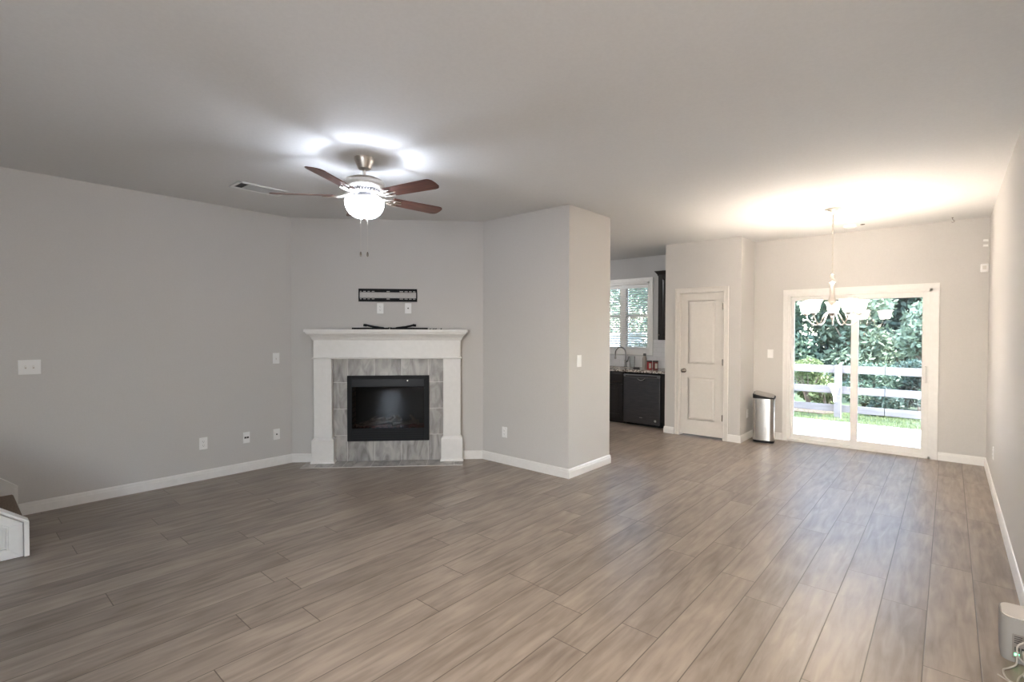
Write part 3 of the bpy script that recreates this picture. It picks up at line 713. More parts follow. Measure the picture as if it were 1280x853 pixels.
MB().lathe([(0, Z(2.022)), (.008, Z(2.020)), (.018, Z(2.010)), (.028, Z(1.996)), (.031, Z(1.985)), (.026, Z(1.978)), (.022, Z(1.93)), (.024, Z(1.86)), (.030, Z(1.815)), (.040, Z(1.795)), (.042, Z(1.78)), (.030, Z(1.765)),
            (.020, Z(1.74)), (.022, Z(1.705)), (.036, Z(1.690)), (.038, Z(1.670)), (.024, Z(1.652)), (.012, Z(1.640)), (.014, Z(1.622)), (.010, Z(1.606)), (0, Z(1.600))], seg=32).build('column', M['nickel'], t, smooth=True)
view = math.degrees(math.atan2(CY, CX))   # direction pointing away from the camera
arm0 = None
for k in range(5):
    a = math.radians(view-3+72*k)
    if arm0 is None:
        ctr = [(.030, 1.684), (.060, 1.662), (.085, 1.615), (.110, 1.570), (.145, 1.547), (.185, 1.556), (.220, 1.590), (.240, 1.625), (.246, 1.660)]
        sm = []
        for i in range(len(ctr)-1):
            p0 = ctr[max(i-1, 0)]; p1 = ctr[i]; p2 = ctr[i+1]; p3 = ctr[min(i+2, len(ctr)-1)]
            for j in range(4):
                q = j/4
                sm.append(tuple(.5*((2*p1[d])+(-p0[d]+p2[d])*q+(2*p0[d]-5*p1[d]+4*p2[d]-p3[d])*q*q+(-p0[d]+3*p1[d]-3*p2[d]+p3[d])*q**3) for d in (0, 1)))
        sm.append(ctr[-1])
        ar = MB().tube([(x, 0, Z(zv)) for x, zv in sm], .0062, 10).build('arm', M['nickel'], t, smooth=True)
        MB().lathe([(0, Z(1.645)), (.012, Z(1.647)), (.024, Z(1.656)), (.027, Z(1.668)), (.024, Z(1.672)), (0, Z(1.672))], .247, 0, 24).build('cup', M['nickel'], ar, smooth=True)
        prof = [(.022, 1.668), (.034, 1.676), (.046, 1.694), (.053, 1.720), (.057, 1.752), (.066, 1.778), (.078, 1.793)]
        inn = [(r_-.003, zv+.002) for r_, zv in prof[::-1]]
        sh = MB().lathe([(r_, Z(zv)) for r_, zv in prof+inn], .247, 0, 40, True, False).build('shade', M['shade'], ar, smooth=True)
        MB().lathe([(0, Z(1.672)), (.013, Z(1.672)), (.013, Z(1.70)), (0, Z(1.70))], .247, 0, 16).build('lamp_holder', M['plate'], ar)
        arm0 = ar; ar.rotation_euler = (0, 0, a)
    else:
        ar = copy_tree(arm0, t); ar.rotation_euler = (0, 0, a)
    l = lamp('chandelier_bulb', 'POINT', (.247*math.cos(a), .247*math.sin(a), Z(1.745)), (0, 0, 0), CHAND_W, CHAND_COL, shadow_soft_size=.022); l.parent = t

# ------------------------------------------------------------------ staircase at the left edge
t = thing('staircase', 'bottom of a carpeted staircase with white panelled side at the left wall', 'staircase', (-5.0, .30, 0))
SL = .785
X0, X1 = -.541, .494     # local x of wall and outer face
def zcap(y): return .225+(.068-y)*SL      # local y: nose of the stringer at y=.068
yn, ye = .066, -1.10
mb = MB().prism([(yn-.012, 0), (yn-.012, zcap(yn)-.018), (ye, zcap(ye)-.018), (ye, 0)], X1-.075, X1-.030, 'x')
st = mb.build('side_board', M['trim'], t)
# cap along the slope, with an end cap running down to the floor
mb = MB().prism([(yn, zcap(yn)), (yn, zcap(yn)-.020), (ye, zcap(ye)-.020), (ye, zcap(ye))], X1-.095, X1+.0, 'x')
mb.prism([(yn, 0.0), (yn, zcap(yn)-.004), (yn-.026, zcap(yn)+.006), (yn-.026, 0.0)], X1-.095, X1, 'x')
mb.build('cap_rail', M['trim'], t, bevel=.003)
# applied panel moulding on the outer face
def zz2(y, d): return zcap(y)-d
def quad(yo_, zb_, d): return [(yo_, zb_), (yo_, zz2(yo_, d)), (ye+.05, zz2(ye+.05, d)), (ye+.05, zb_)]
def ringq(o, i, x0, x1):
    mb = MB()
    for k in range(4):
        k2 = (k+1) % 4; mb.prism([o[k], o[k2], i[k2], i[k]], x0, x1, 'x')
    return mb
qa, qb, qc, qd = quad(yn-.030, .002, .028), quad(yn-.098, .062, .092), quad(yn-.108, .072, .106), quad(yn-.122, .086, .124)
ringq(qa, qb, X1-.030, X1-.013).build('stile_frame', M['trim'], t, bevel=.002)
ringq(qb, qc, X1-.030, X1-.007).build('panel_moulding', M['trim'], t, bevel=.003)
ringq(qc, qd, X1-.030, X1-.020).build('panel_moulding', M['trim'], t, bevel=.003)
n_ = 5
for k in range(n_):
    yr = .035-.235*k; zt = .185*(k+1)
    mb = MB().prism([(yr, .185*k), (yr-.002, zt-.03), (yr+.020, zt-.024), (yr+.026, zt-.010), (yr+.018, zt), (yr-.24, zt), (yr-.24, max(.185*k-.01, 0)), (yr-.02, .185*k)], X0+.020, X1-.075, 'x')
    mb.build('carpet_step', M['carpet'], t)
def zs(y): return .245+(.080-y)*SL*1.12
mb = MB().prism([(.085, 0.0), (.085, zs(.085)), (ye, zs(ye)), (ye, 0)], X0-.0018, X0+.014, 'x')
mb.prism([(.087, zs(.087)-.022), (.087, zs(.087)+.003), (ye, zs(ye)+.003), (ye, zs(ye)-.022)], X0-.0018, X0+.020, 'x')
mb.prism([(.087, 0.0), (.087, zs(.087)-.02), (.066, zs(.087)-.01), (.066, 0)], X0-.0018, X0+.020, 'x')
mb.build('wall_skirt', M['trim'], t)

# ------------------------------------------------------------------ kitchen
CZ = .878
YF = 7.19
t = thing('countertop', 'speckled granite countertop with sink cut-out in the kitchen', 'countertop', (-4.6, 7.5, 0))
ox, oy = -4.6, 7.5
hx0, hx1, hy0, hy1 = -4.70, -4.02, 7.28, 7.66
mb = MB()
for (p, q, r_, s_) in ((XKL, hx0, 7.165, YK-.009), (hx1, XE-.001, 7.165, YK-.009), (hx0, hx1, 7.165, hy0), (hx0, hx1, hy1, YK-.009)):
    mb.box(p-ox, q-ox, r_-oy, s_-oy, CZ-.036, CZ)
mb.build('slab', M['granite'], t)
t = thing('kitchen_sink', 'stainless undermount sink basin in the granite countertop', 'sink', (-4.36, 7.47, .66))
mb = MB(); a_, b_ = .345, .195
for (p, q, r_, s_, z0_, z1_) in ((-a_, a_, -b_, b_, 0, .004), (-a_, -a_+.004, -b_, b_, 0, .181), (a_-.004, a_, -b_, b_, 0, .181), (-a_, a_, -b_, -b_+.004, 0, .181), (-a_, a_, b_-.004, b_, 0, .181)):
    mb.box(p, q, r_, s_, z0_, z1_)
mb.build('basin', M['steel'], t); MB().lathe([(0, .004), (.04, .004), (.04, .007), (0, .007)], seg=20).build('drain', M['chrome'], t)
def cabinet(name, label, x0, x1, z0, z1, yb, yf, doors, drawer=None, toe=.0, knobs=None):
    cx_ = (x0+x1)/2
    t = thing(name, label, 'cabinet', (cx_, yf, 0))
    a_, b_ = x0-cx_, x1-cx_
    mb = MB().box(a_, b_, 0.004, yb-yf, z0+toe, z1)
    if toe: mb.box(a_, b_, .07, yb-yf, z0, z0+toe)
    mb.build('body', M['cab'], t)
    n_ = doors; wd = (b_-a_)/n_
    zt = z1-.015
    if drawer:
        for k in range(n_):
            p, q = a_+wd*k+.008, a_+wd*(k+1)-.008
            d = MB().box(p, q, -.018, .003, z1-drawer, z1-.012); d.frustum(p+.02, q-.02, z1-drawer+.02, z1-.032, -.0182, -.022, .012)
            d.build('drawer_front', M['cab'], t, bevel=.002)
        zt = z1-drawer-.012
    for k in range(n_):
        p, q = a_+wd*k+.008, a_+wd*(k+1)-.008; zb_ = z0+toe+.012
        mb = MB().box(p, q, -.010, .003, zb_, zt)
        for (p2, q2, r2_, s2_) in ((p, p+.055, zb_, zt), (q-.055, q, zb_, zt), (p+.055, q-.055, zb_, zb_+.055), (p+.055, q-.055, zt-.055, zt)): mb.box(p2, q2, -.020, -.010, r2_, s2_)
        mb.frustum(p+.065, q-.065, zb_+.065, zt-.065, -.0102, -.017, .025)
        d = mb.build('door', M['cab'], t, bevel=.0015)
        kx_ = p+.028 if (k == n_-1) else q-.028
        kz_ = knobs if knobs else zt-.05
        kb = MB().lathe([(0, 0), (.005, 0), (.005, .010), (.012, .016), (.013, .022), (.008, .027), (0, .028)], seg=18, cap0=False, cap1=False)
        kb.v = [(kx_+x, -.020-z, kz_+y) for x, y, z in kb.v]
        kb.build('knob', M['knob'], d, smooth=True)
    return t
cabinet('base_cabinet', 'black kitchen base cabinet under the sink, left of the dishwasher', -4.835, -3.912, 0, CZ-.037, YK-.01, YF, 2, .19, .09)
cabinet('base_cabinet.001', 'black kitchen base cabinet hidden left of the sink cabinet', -5.70, -4.840, 0, CZ-.037, YK-.01, YF, 2, .19, .09)
t = thing('cabinet_filler', 'narrow black filler panel right of the dishwasher', 'cabinet panel', (-3.21, YF, 0))
MB().box(-.078, .084, .002, .60, .09, CZ-.037).box(-.078, .084, .07, .60, 0, .09).build('panel', M['cab'], t)
# upper cabinet with crown
t = cabinet('wall_cabinet', 'black upper kitchen cabinet with crown right of the window', -3.478, XE-.002, 1.348, 2.385, YK-.0005, 7.49, 1, None, 0, 1.425)
MB().sweep([(-.175, .326), (-.175, 0), (.172, 0)][::1], [(0, 2.36), (.008, 2.36), (.014, 2.385), (.035, 2.415), (.046, 2.425), (.046, 2.437), (0, 2.437)]).build('crown', M['cab'], t)
# added flush lamp, out of view, to brighten the kitchen
t = thing('kitchen_fill_lamp', 'added round fill lamp on the kitchen ceiling hidden behind the projecting wall', 'fill lamp', (-5.3, 6.1, H))
MB().lathe([(0, -.0006), (.17, -.0006), (.17, -.03), (.155, -.035), (0, -.035)], seg=36).build('base', M['nickel'], t, smooth=True)
MB().lathe([(.150, -.035), (.145, -.07), (.11, -.105), (.05, -.125), (0, -.128)], seg=36, cap0=False, cap1=False).build('lamp_bowl', M['fill_glass'], t, smooth=True)  # bowl of the added kitchen fill lamp
l = lamp('kitchen_fill_bulb', 'POINT', (0, 0, -.20), (0, 0, 0), KITCHEN_FILL_W, (.95, .97, 1), shadow_soft_size=.12); l.parent = t
# dishwasher
t = thing('dishwasher', 'dark stainless dishwasher between black kitchen cabinets', 'dishwasher', (-3.600, YF, 0))
MB().box(-.300, .300, .012, .58, .10, CZ-.040).box(-.300, .300, .07, .58, 0, .10).build('body', M['black'], t)
MB().box(-.304, .304, -.022, .010, .045, .765).build('door', M['slate'], t, bevel=.004)
MB().prism([(-.022, .768), (-.022, .800), (-.010, .812), (.010, .812), (.010, .768)], -.304, .304, 'x').build('control_strip', mat('control_strip', (.20, .20, .21), .3, .8), t, bevel=.002)
mb = MB().box(-.27, .26, -.024, -.021, .772, .792); mb.build('control_window', M['dark'], t)
# pocket handle: chrome crescent lip with dark recess
mb = MB().box(-.050, .060, -.0232, -.0215, .718, .748); mb.build('handle_recess', M['dark'], t)
pts = [(-.062+.126*i/10, -.026-.010*math.sin(PI*i/10), .750-.030*math.sin(PI*i/10)) for i in range(11)]
MB().tube(pts, [.004+.004*math.sin(PI*i/10) for i in range(11)], 8).build('handle', M['chrome'], t, smooth=True)
mb = MB().lathe([(0, 0), (.018, 0), (.018, .0015), (0, .0015)], seg=24); mb.v = [(.235+x, -.022-z, .108+y) for x, y, z in mb.v]; mb.build('round_badge', mat('badge', (.55, .55, .55), .4, .6), t)
MB().box(-.028, .022, -.0232, -.0218, .135, .142).build('logo_plate', mat('logo_plate', (.40, .40, .41), .4, .8), t)
# faucet
t = thing('kitchen_faucet', 'chrome gooseneck kitchen faucet behind the sink', 'faucet', (-4.165, 7.715, CZ))
MB().lathe([(0, 0), (.030, 0), (.030, .006), (.022, .012), (.019, .03), (.019, .11), (.015, .12), (0, .12)], seg=24).build('base', M['chrome'], t, smooth=True)
pts = [(0, 0, .10), (0, 0, .24)]
for i in range(1, 13):
    a = PI*i/12*1.0
    pts.append((-.085*(1-math.cos(a))*.9, -.085*(1-math.cos(a))*.45, .24+.095*math.sin(a)))
pts.append((pts[-1][0], pts[-1][1], .18))
MB().tube(pts, .0115, 12).build('spout', M['chrome'], t, smooth=True)
MB().tube([pts[-1], (pts[-1][0], pts[-1][1], .135)], [.014, .017], 14).build('spray_head', M['chrome'], t, smooth=True)
MB().tube([(.016, 0, .085), (.045, -.01, .10), (.062, -.02, .145), (.070, -.025, .185)], [.011, .011, .008, .007], 10).build('lever', M['chrome'], t, smooth=True)
# glass vase-like holder by the faucet
t = thing('glass_tumbler', 'tall clear glass container beside the kitchen faucet', 'glass', (-4.035, 7.70, CZ))
MB().lathe([(.004, 0), (.040, 0), (.044, .08), (.047, .185), (.044, .185), (.041, .08), (.036, .006), (0, .006)], seg=28, cap0=False, cap1=False).build('body', M['clear'], t, smooth=True)
t = thing('rinse_tray', 'dark metal tray around the foot of the kitchen faucet', 'tray', (-4.36, 7.70, CZ))
# water bottle
t = bpy.data.objects.get('rinse_tray'); bpy.data.objects.remove(t)
t = thing('water_bottle', 'grey metal water bottle with dark cap on the kitchen counter', 'bottle', (-3.700, 7.48, CZ))
MB().lathe([(0, 0), (.034, 0), (.036, .006), (.036, .165), (.032, .185), (.024, .200), (.022, .212), (0, .212)], seg=28).build('body', mat('greige_bottle', (.34, .31, .29), .45, .2), t, smooth=True)
MB().lathe([(0, .212), (.024, .212), (.024, .242), (.019, .250), (0, .250)], seg=24).build('cap', mat('bottle_cap', (.08, .08, .08), .5), t, smooth=True)
# red can and jar
def can(name, label, x, y, body):
    t = thing(name, label, 'can', (x, y, CZ))
    MB().lathe([(0, 0), (.040, 0), (.041, .004), (.041, .118), (.040, .122), (0, .122)], seg=30).build('body', body, t, smooth=True)
    MB().lathe([(0, .1225), (.0425, .1225), (.0425, .138), (.038, .142), (0, .142)], seg=30).build('lid', mat('dark_lid', (.03, .03, .03), .5), t, smooth=True)
    mb = MB()
    for k in range(9):
        a0_ = 2*PI*k/18*2
    t.rotation_euler.z = 0
    lab = MB()
    n_ = 8
    for k in range(n_):
        a1_ = -PI/2+.25+(.9)*k/n_; a2_ = -PI/2+.25+(.9)*(k+1)/n_
        lab.add([(.0415*math.cos(a1_), .0415*math.sin(a1_), .02), (.0415*math.cos(a2_), .0415*math.sin(a2_), .02), (.0415*math.cos(a2_), .0415*math.sin(a2_), .1), (.0415*math.cos(a1_), .0415*math.sin(a1_), .1)], [(0, 1, 2, 3)])
    lab.build('paper_label', mat('pale_label', (.55, .52, .45), .6), t)
    return t
can('food_can', 'left red can with black lid beside the water bottle', -3.585, 7.42, mat('red_can', (.30, .02, .025), .35))
can('food_can.001', 'right dark red can with black lid near the pantry wall', -3.492, 7.44, mat('dark_red_can', (.16, .03, .03), .35))
t = thing('scrub_sponge', 'small black scrub pad on the counter before the bottle', 'sponge', (-3.80, 7.40, CZ))
MB().box(-.045, .045, -.03, .03, 0, .012).build('pad', M['dark'], t, bevel=.004)
MB().box(-.043, .043, -.028, .028, .012, .022).build('foam', mat('dark_foam', (.05, .05, .055), .9), t, bevel=.005)
# blinds
def blind(x0, x1, label):
    t = thing('window_blind', label, 'blind', ((x0+x1)/2, YK+.030, kz1-.045), 0, 'white slatted blinds in the kitchen window')
    hw = (x1-x0)/2
    MB().box(-hw, hw, -.024, .024, -.060, .0).build('head_rail', M['plate'], t, bevel=.003)
    mb = MB(); z = -.085
    while z > kz0+.06-(kz1-.045):
        mb.prism([(-.0215, z-.011), (.0215, z+.006), (.0215, z+.009), (-.0215, z-.008)], -hw+.004, hw-.004, 'x'); z -= .040
    mb.build('slats', M['plate'], t)
    MB().box(-hw+.004, hw-.004, -.020, .020, z+.004, z+.022).build('bottom_rail', M['plate'], t)
    mb = MB()
    for q in (-hw*.6, hw*.6): mb.tube([(q, -.024, -.06), (q, -.024, z+.02)], .0012, 5)
    mb.build('ladder_cord', M['plate'], t)
blind(kx0+.040, kxm-.004, 'white slatted blind in the left half of the kitchen window')
blind(kxm+.004, kx1-.040, 'white slatted blind in the right half of the kitchen window')

# ------------------------------------------------------------------ trash can
t = thing('trash_can', 'tall stainless steel trash can with black slanted lid in the corner', 'trash can', (-1.862, 7.285, 0), math.radians(8))
def rrect(hx, hy, r_, n_=6):
    pts = []
    for (sx_, sy_, a0_) in ((1, 1, 0), (-1, 1, 90), (-1, -1, 180), (1, -1, 270)):
        for i in range(n_+1):
            a = math.radians(a0_+90*i/n_); pts.append((sx_*(hx-r_)+r_*math.cos(a), sy_*(hy-r_)+r_*math.sin(a)))
    return pts
MB().prism(rrect(.128, .118, .055), .006, .035).build('base', M['black'], t, smooth=True)
MB().prism(rrect(.131, .121, .056), .035, .590).build('body', M['steel'], t, smooth=True)
pl = rrect(.133, .123, .057); n_ = len(pl)
v = [(x, y, .590) for x, y in pl]+[(x, y, .628-.17*x+.12*(y)) for x, y in pl]+[(x*.92, y*.92, .637-.17*x+.12*(y)) for x, y in pl]
f = [tuple(range(n_))[::-1], tuple(range(2*n_, 3*n_))]+[(i, (i+1) % n_, n_+(i+1) % n_, n_+i) for i in range(n_)]+[(n_+i, n_+(i+1) % n_, 2*n_+(i+1) % n_, 2*n_+i) for i in range(n_)]
MB().add(v, f).build('lid', M['black'], t, smooth=True)
v = [(x*.90, y*.90, .6375-.17*x+.12*y) for x, y in pl]+[(x*.86, y*.86, .642-.17*x+.12*y) for x, y in pl]
MB().add(v, [tuple(range(n_))[::-1], tuple(range(n_, 2*n_))]+[(i, (i+1) % n_, n_+(i+1) % n_, n_+i) for i in range(n_)]).build('lid_flap', M['steel'], t)

# ------------------------------------------------------------------ router and cables
t = thing('wifi_router', 'white rounded router with green light on the floor by the right wall', 'router', (.248, 3.21, 0))
mg = mat('router_grey', (.27, .258, .245), .6, spec=.3)
pl0 = rrect(.058, .085, .040, 7); n_ = len(pl0); lay = [(.93, .0), (.955, .02), (.99, .06), (1, .11), (1, .185), (.985, .197)]
v = []; f = []
for sc_, z in lay: v += [(x*sc_, y*sc_, z) for x, y in pl0]
for q in range(len(lay)-1): f += [(q*n_+i, q*n_+(i+1) % n_, (q+1)*n_+(i+1) % n_, (q+1)*n_+i) for i in range(n_)]
f += [tuple(range(n_))[::-1]]; f += [tuple((len(lay)-1)*n_+i for i in range(n_))]
MB().add(v, f).build('case', mg, t, smooth=True)
v = [(x*.90, y*.92, .1975) for x, y in pl0]+[(x*.88, y*.9, .200) for x, y in pl0]
MB().add(v, [tuple(range(n_))[::-1], tuple(range(n_, 2*n_))]+[(i, (i+1) % n_, n_+(i+1) % n_, n_+i) for i in range(n_)]).build('top_cover', mat('router_top', (.62, .59, .56), .5), t)
pn = MB().box(-.020, .050, -.0875, -.083, .022, .130).build('port_panel', mat('router_panel', (.20, .18, .165), .6), t, bevel=.002)
for k in range(4): MB().box(-.014, .012, -.0885, -.0872, .092+k*.009, .095+k*.009).build('vent_slot', M['dark'], pn)
for k in range(3): MB().box(-.012+k*.021, .004+k*.021, -.089, -.087, .058, .074).build('port', M['dark'], pn)
MB().box(-.012, .003, -.089, -.0865, .036, .046).build('status_light', mat('green_led', (.05, .6, .2), .4, emit=(.1, 1, .35), estr=3.5), pn)
tb = MB().lathe([(0, 0), (.006, 0), (.006, .010), (0, .010)], seg=12); tb.v = [(.026+x, -.087-z, .112+y) for x, y, z in tb.v]; tb.build('coax_port', mat('brass', (.5, .3, .12), .4, .9), pn)
cab = mat('white_cable', (.42, .385, .35), .55)
def cable(pts, r_, label, name='power_cable'):
    cu = [Vector(p) for p in pts]; out = []
    for i in range(len(cu)-1):
        p0 = cu[max(i-1, 0)]; p1 = cu[i]; p2 = cu[i+1]; p3 = cu[min(i+2, len(cu)-1)]
        for j in range(6):
            q = j/6; out.append(.5*((2*p1)+(-p0+p2)*q+(2*p0-5*p1+4*p2-p3)*q*q+(-p0+3*p1-3*p2+p3)*q**3))
    out.append(cu[-1]); o = MB().tube(out, r_, 8).build(name, cab, smooth=True)
    tag(o, label, 'cable', 'white cables bundled below the router'); return o
R_ = .0035
cable([(.243, 3.115, .040), (.238, 3.075, .020), (.215, 3.055, .0045), (.195, 3.02, .0045), (.200, 2.96, .0045), (.225, 2.93, .0045), (.262, 2.925, .0045), (.285, 2.945, .008)], R_, 'white cable looping left of the router on the floor')
cable([(.262, 3.115, .066), (.262, 3.060, .060), (.262, 3.03, .02), (.240, 2.98, .010), (.232, 2.92, .012), (.243, 2.87, .015), (.258, 2.90, .020), (.262, 2.96, .016), (.255, 3.01, .012), (.270, 3.04, .0045), (.290, 3.02, .0045)], R_, 'white cable knotted in a loop in front of the router')
cable([(.274, 3.114, .112), (.262, 3.075, .125), (.240, 3.062, .105), (.243, 3.06, .065), (.262, 3.07, .040), (.288, 3.065, .035), (.297, 3.06, .0045)], R_, 'white cable arching over the router port panel')
cable([(.175, 2.965, .0045), (.205, 2.935, .0045), (.23, 2.885, .0045), (.262, 2.84, .0045), (.275, 2.78, .0045), (.29, 2.70, .0045)], .003, 'white cable end reaching out farthest across the floor planks')

# ------------------------------------------------------------------ outside
struct('trim_2', MB().box(-3.3, 1.6, YB+T, 10.72, -.26, -.15), M['concrete'], 'pale concrete patio slab outside the sliding door')
o = MB().box(-40, 25, YB+T+.01, 60, -.40, -.175).build('lawn', M['grass']); tag(o, 'green lawn ground around the patio', 'grass', kind='stuff')
# grass blades along the patio edge
random.seed(11)
mb = MB()
for _ in range(9000):
    x = random.uniform(-4.2, 1.6); y = random.uniform(10.73, 12.2); a = random.uniform(0, PI); h_ = random.uniform(.02, .06); d = .006
    mb.add([(x-d*math.cos(a), y-d*math.sin(a), -.176), (x+d*math.cos(a), y+d*math.sin(a), -.176), (x+random.uniform(-.02, .02), y+random.uniform(-.02, .02), -.176+h_)], [(0, 1, 2)])
o = mb.build('grass_blades', M['leaf_yellow']); tag(o, 'short grass growing along the patio edge', 'grass', kind='stuff')
o = MB().prism([(-9, 11.7), (-1.9, 11.62), (-1.7, 11.9), (-2.0, 12.5), (-9, 12.7)], -.176, -.150).build('mulch_bed', M['mulch']); tag(o, 'brown mulch strip behind the left part of the fence', 'mulch', kind='stuff')
YFN = 11.36
t = thing('rail_fence', 'pale weathered three-rail board fence beyond the patio', 'fence', (-1.6, YFN, -.18))
def zl(z): return z+.18
for (z0_, z1_) in ((.690, .835), (.292, .430), (-.065, .072)):
    for (q0, q1) in ((-8.9, -4.095), (-4.085, .715), (.725, 5.5)):
        rl = MB().box(q0+.0, q1, .062, .086, zl(z0_), zl(z1_)).build('rail', M['fence'], t, bevel=.004)
for q in (-7.2, -4.8, -2.4, 0, 2.4, 4.8):
    pm = MB().box(q-.055, q+.055, -.050, .061, 0, zl(.85) if q else zl(.845))
    pm.build('post', M['fence'], t, bevel=.004)
# the white funnel-shaped container on the middle post
t = thing('post_container', 'white funnel-shaped container with wide rim hung on the fence post', 'container', (-1.640, YFN-.051, .14))
mw = mat('white_plastic_outdoor', (.80, .82, .88), .4)
def ring(z, hx, y0_, y1_): return [(-hx, y0_, z), (hx, y0_, z), (hx, y1_, z), (-hx, y1_, z)]
v = ring(0, .018, -.04, -.002)+ring(.10, .022, -.05, -.002)+ring(.22, .050, -.09, -.002)+ring(.30, .078, -.12, -.002)
f = [(3, 2, 1, 0), (12, 13, 14, 15)]
for q in range(3): f += [(q*4+i, q*4+(i+1) % 4, q*4+4+(i+1) % 4, q*4+4+i) for i in range(4)]
MB().add(v, f).build('funnel', mw, t, bevel=.004)
MB().box(-.098, .098, -.14, -.002, .300, .345).build('rim', M['plate'], t, bevel=.006)

# trees and shrubs
def leaves(mb, cx_, cy_, cz_, rx, ry, rz_, n_, size, rnd, flat=.5):
    for _ in range(n_):
        th = rnd.uniform(0, 2*PI); cz2 = rnd.uniform(-1, 1); rr_ = rnd.uniform(.55, 1.05)
        q = math.sqrt(1-cz2*cz2)
        p = Vector((cx_+rx*rr_*q*math.cos(th), cy_+ry*rr_*q*math.sin(th), cz_+rz_*rr_*cz2))
        if p.z < -.15: continue
        n1 = Vector((rnd.gauss(0, 1), rnd.gauss(0, 1), rnd.gauss(0, 1)+.6)).normalized()
        t1 = n1.orthogonal().normalized(); t1.rotate(Matrix.Rotation(rnd.uniform(0, 2*PI), 3, n1)); t2 = n1.cross(t1)
        s_ = size*rnd.uniform(.6, 1.3); w_ = s_*.42
        mb.add([p-t1*s_, p+t2*w_, p+t1*s_, p-t2*w_], [(0, 1, 2, 3)])
def build_plain(mb, name, m_, parent):
    me = bpy.data.meshes.new(name); me.from_pydata(mb.v, [], mb.f); me.materials.append(m_)
    o = bpy.data.objects.new(name, me); C.objects.link(o); o.parent = parent; return o
def tree(name, label, cat, x, y, h_, rad, mkey, n_, size, seed, trunk=True, blobs=9, low=.25):
    rnd = random.Random(seed)
    t = thing(name, label, cat, (x, y, -.18), 0, 'trees and shrubs beyond the fence')
    mb = MB()
    for b_ in range(blobs):
        q = b_/max(blobs-1, 1)
        bz = h_*(low+(1-low)*q*.86); br = rad*(.62 if 0 < q < .9 else .42)
        a = rnd.uniform(0, 2*PI); d = rad*(.55 if q < .85 else .15)*rnd.uniform(.4, 1)
        leaves(mb, d*math.cos(a), d*math.sin(a), bz, br, br, br*.72, n_//blobs, size, rnd)
    build_plain(mb, 'foliage', M[mkey], t)
    if trunk:
        tb = MB().tube([(0, 0, 0), (.05, .02, h_*.3), (-.04, 0, h_*.6), (.02, .03, h_*.85)], [.10, .08, .05, .02], 9)
        for k in range(5):
            a = rnd.uniform(0, 2*PI); z_ = h_*rnd.uniform(.3, .6)
            tb.tube([(0, 0, z_), (rad*.35*math.cos(a), rad*.35*math.sin(a), z_+h_*.12), (rad*.6*math.cos(a), rad*.6*math.sin(a), z_+h_*.22)], [.04, .025, .01], 7)
        tb.build('trunk', M['bark'], t, smooth=True)
    else:
        tb = MB()
        for k in range(6):
            a = rnd.uniform(0, 2*PI); tb.tube([(0, 0, 0), (rad*.2*math.cos(a), rad*.2*math.sin(a), h_*.4), (rad*.5*math.cos(a), rad*.5*math.sin(a), h_*.7)], [.02, .014, .006], 6)
        tb.build('stem', M['bark'], t)
    return t
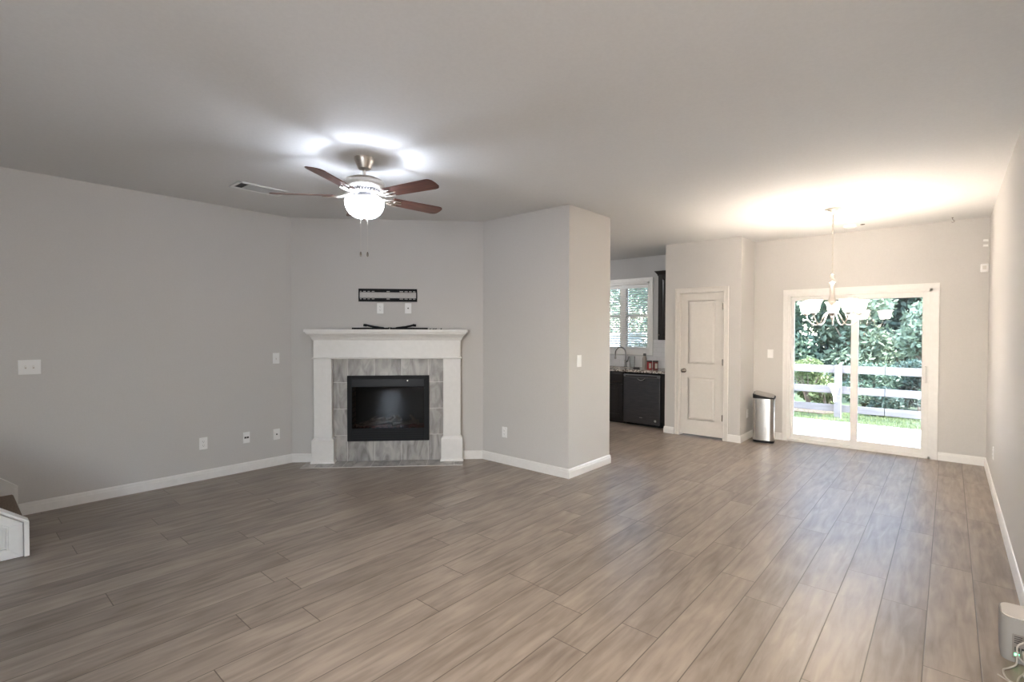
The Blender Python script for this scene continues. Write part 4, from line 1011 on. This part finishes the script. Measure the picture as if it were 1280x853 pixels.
spec = [
    ('leafy_tree', 'mid-green tree behind the fence at the left of the sliding door view', 'tree', -3.55, 15.0, 4.6, 1.35, 'leaf_mid', 9000, .095, 1, True),
    ('leafy_tree', 'pale green tree behind the centre of the sliding door', 'tree', -1.95, 16.0, 3.3, 1.05, 'leaf_pale', 7000, .085, 2, True),
    ('evergreen_tree', 'dark tall tree seen right of the door centre', 'tree', -1.15, 18.5, 6.0, 1.6, 'leaf_dark', 13000, .115, 3, True),
    ('leafy_tree', 'bright green tree at the right edge of the sliding door view', 'tree', -.35, 14.6, 2.45, .85, 'leaf_pale', 7000, .085, 4, True),
    ('leafy_tree', 'tall mid-green tree above the right edge of the sliding door view', 'tree', .35, 17.5, 5.5, 1.5, 'leaf_mid', 9000, .10, 5, True),
    ('evergreen_tree', 'dark tree behind the left mid-green tree', 'tree', -4.6, 19.0, 6.5, 2.1, 'leaf_dark', 13000, .115, 6, True),
    ('evergreen_tree', 'dark tree far behind the pale centre tree', 'tree', -2.7, 20.5, 6.5, 2.0, 'leaf_dark', 13000, .115, 7, True),
    ('evergreen_tree', 'dark tree behind the far right of the fence', 'tree', 1.6, 20.0, 6.5, 2.2, 'leaf_dark', 13000, .115, 8, True),
    ('leafy_tree', 'mid-green tree seen through the right half of the kitchen window', 'tree', -7.0, 15.0, 5.0, 1.5, 'leaf_mid', 8000, .08, 9, True),
    ('leafy_tree', 'pale tree seen through the left half of the kitchen window', 'tree', -9.4, 18.0, 5.6, 1.7, 'leaf_pale', 7000, .08, 10, True),
    ('evergreen_tree', 'dark tree far behind the kitchen window', 'tree', -8.6, 21.5, 6.5, 2.3, 'leaf_dark', 13000, .115, 12, True),
    ('garden_shrub', 'yellow-green shrub behind the fence left of the funnel container', 'shrub', -2.35, 12.75, 1.0, .62, 'leaf_yellow', 3000, .045, 13, False),
    ('garden_shrub', 'low green shrub behind the far left of the fence', 'shrub', -3.4, 13.0, 1.2, .72, 'leaf_mid', 3000, .05, 14, False),
    ('garden_shrub', 'low green shrub behind the middle of the fence', 'shrub', -1.35, 12.9, .95, .62, 'leaf_mid', 3000, .045, 15, False),
    ('garden_shrub', 'low dark shrub behind the right part of the fence', 'shrub', -.45, 13.1, 1.0, .70, 'leaf_dark', 3000, .05, 16, False),
    ('garden_shrub', 'small yellow-green shrub behind the fence close to the door centre', 'shrub', -1.95, 12.35, .55, .38, 'leaf_yellow', 2200, .04, 18, False),
    ('garden_shrub', 'small dark shrub behind the fence right of the door centre', 'shrub', -.95, 12.3, .50, .42, 'leaf_dark', 2200, .04, 19, False),
    ('garden_shrub', 'small green shrub low behind the fence at the right edge of the door', 'shrub', -.15, 12.3, .55, .45, 'leaf_mid', 2200, .04, 20, False),
    ('garden_shrub', 'small dark shrub behind the fence at the left edge of the door', 'shrub', -2.85, 12.3, .60, .42, 'leaf_dark', 2200, .04, 21, False),
    ('garden_shrub', 'low pale shrub behind the fence at the far right', 'shrub', .5, 12.9, 1.05, .68, 'leaf_pale', 3000, .05, 17, False),
]
for (nm, lb, ct, x, y, h_, rad, mk, n_, sz_, sd, tk) in spec:
    tree(nm, lb, ct, x, y, h_, rad, mk, n_, sz_, sd, tk, blobs=9 if tk else 5, low=.18 if tk else .3)
# white shed seen through the kitchen window
t = thing('garden_shed', 'white shed seen low through the left half of the kitchen window', 'shed', (-8.75, 15.0, -.18))
MB().box(-1.0, .62, 0, 1.6, 0, 1.55).build('wall', mat('white_siding', (.82, .84, .86), .6), t)
MB().box(-1.1, .70, -.1, 1.7, 1.55, 1.62).build('roof', mat('shed_roof', (.80, .81, .82), .7), t)
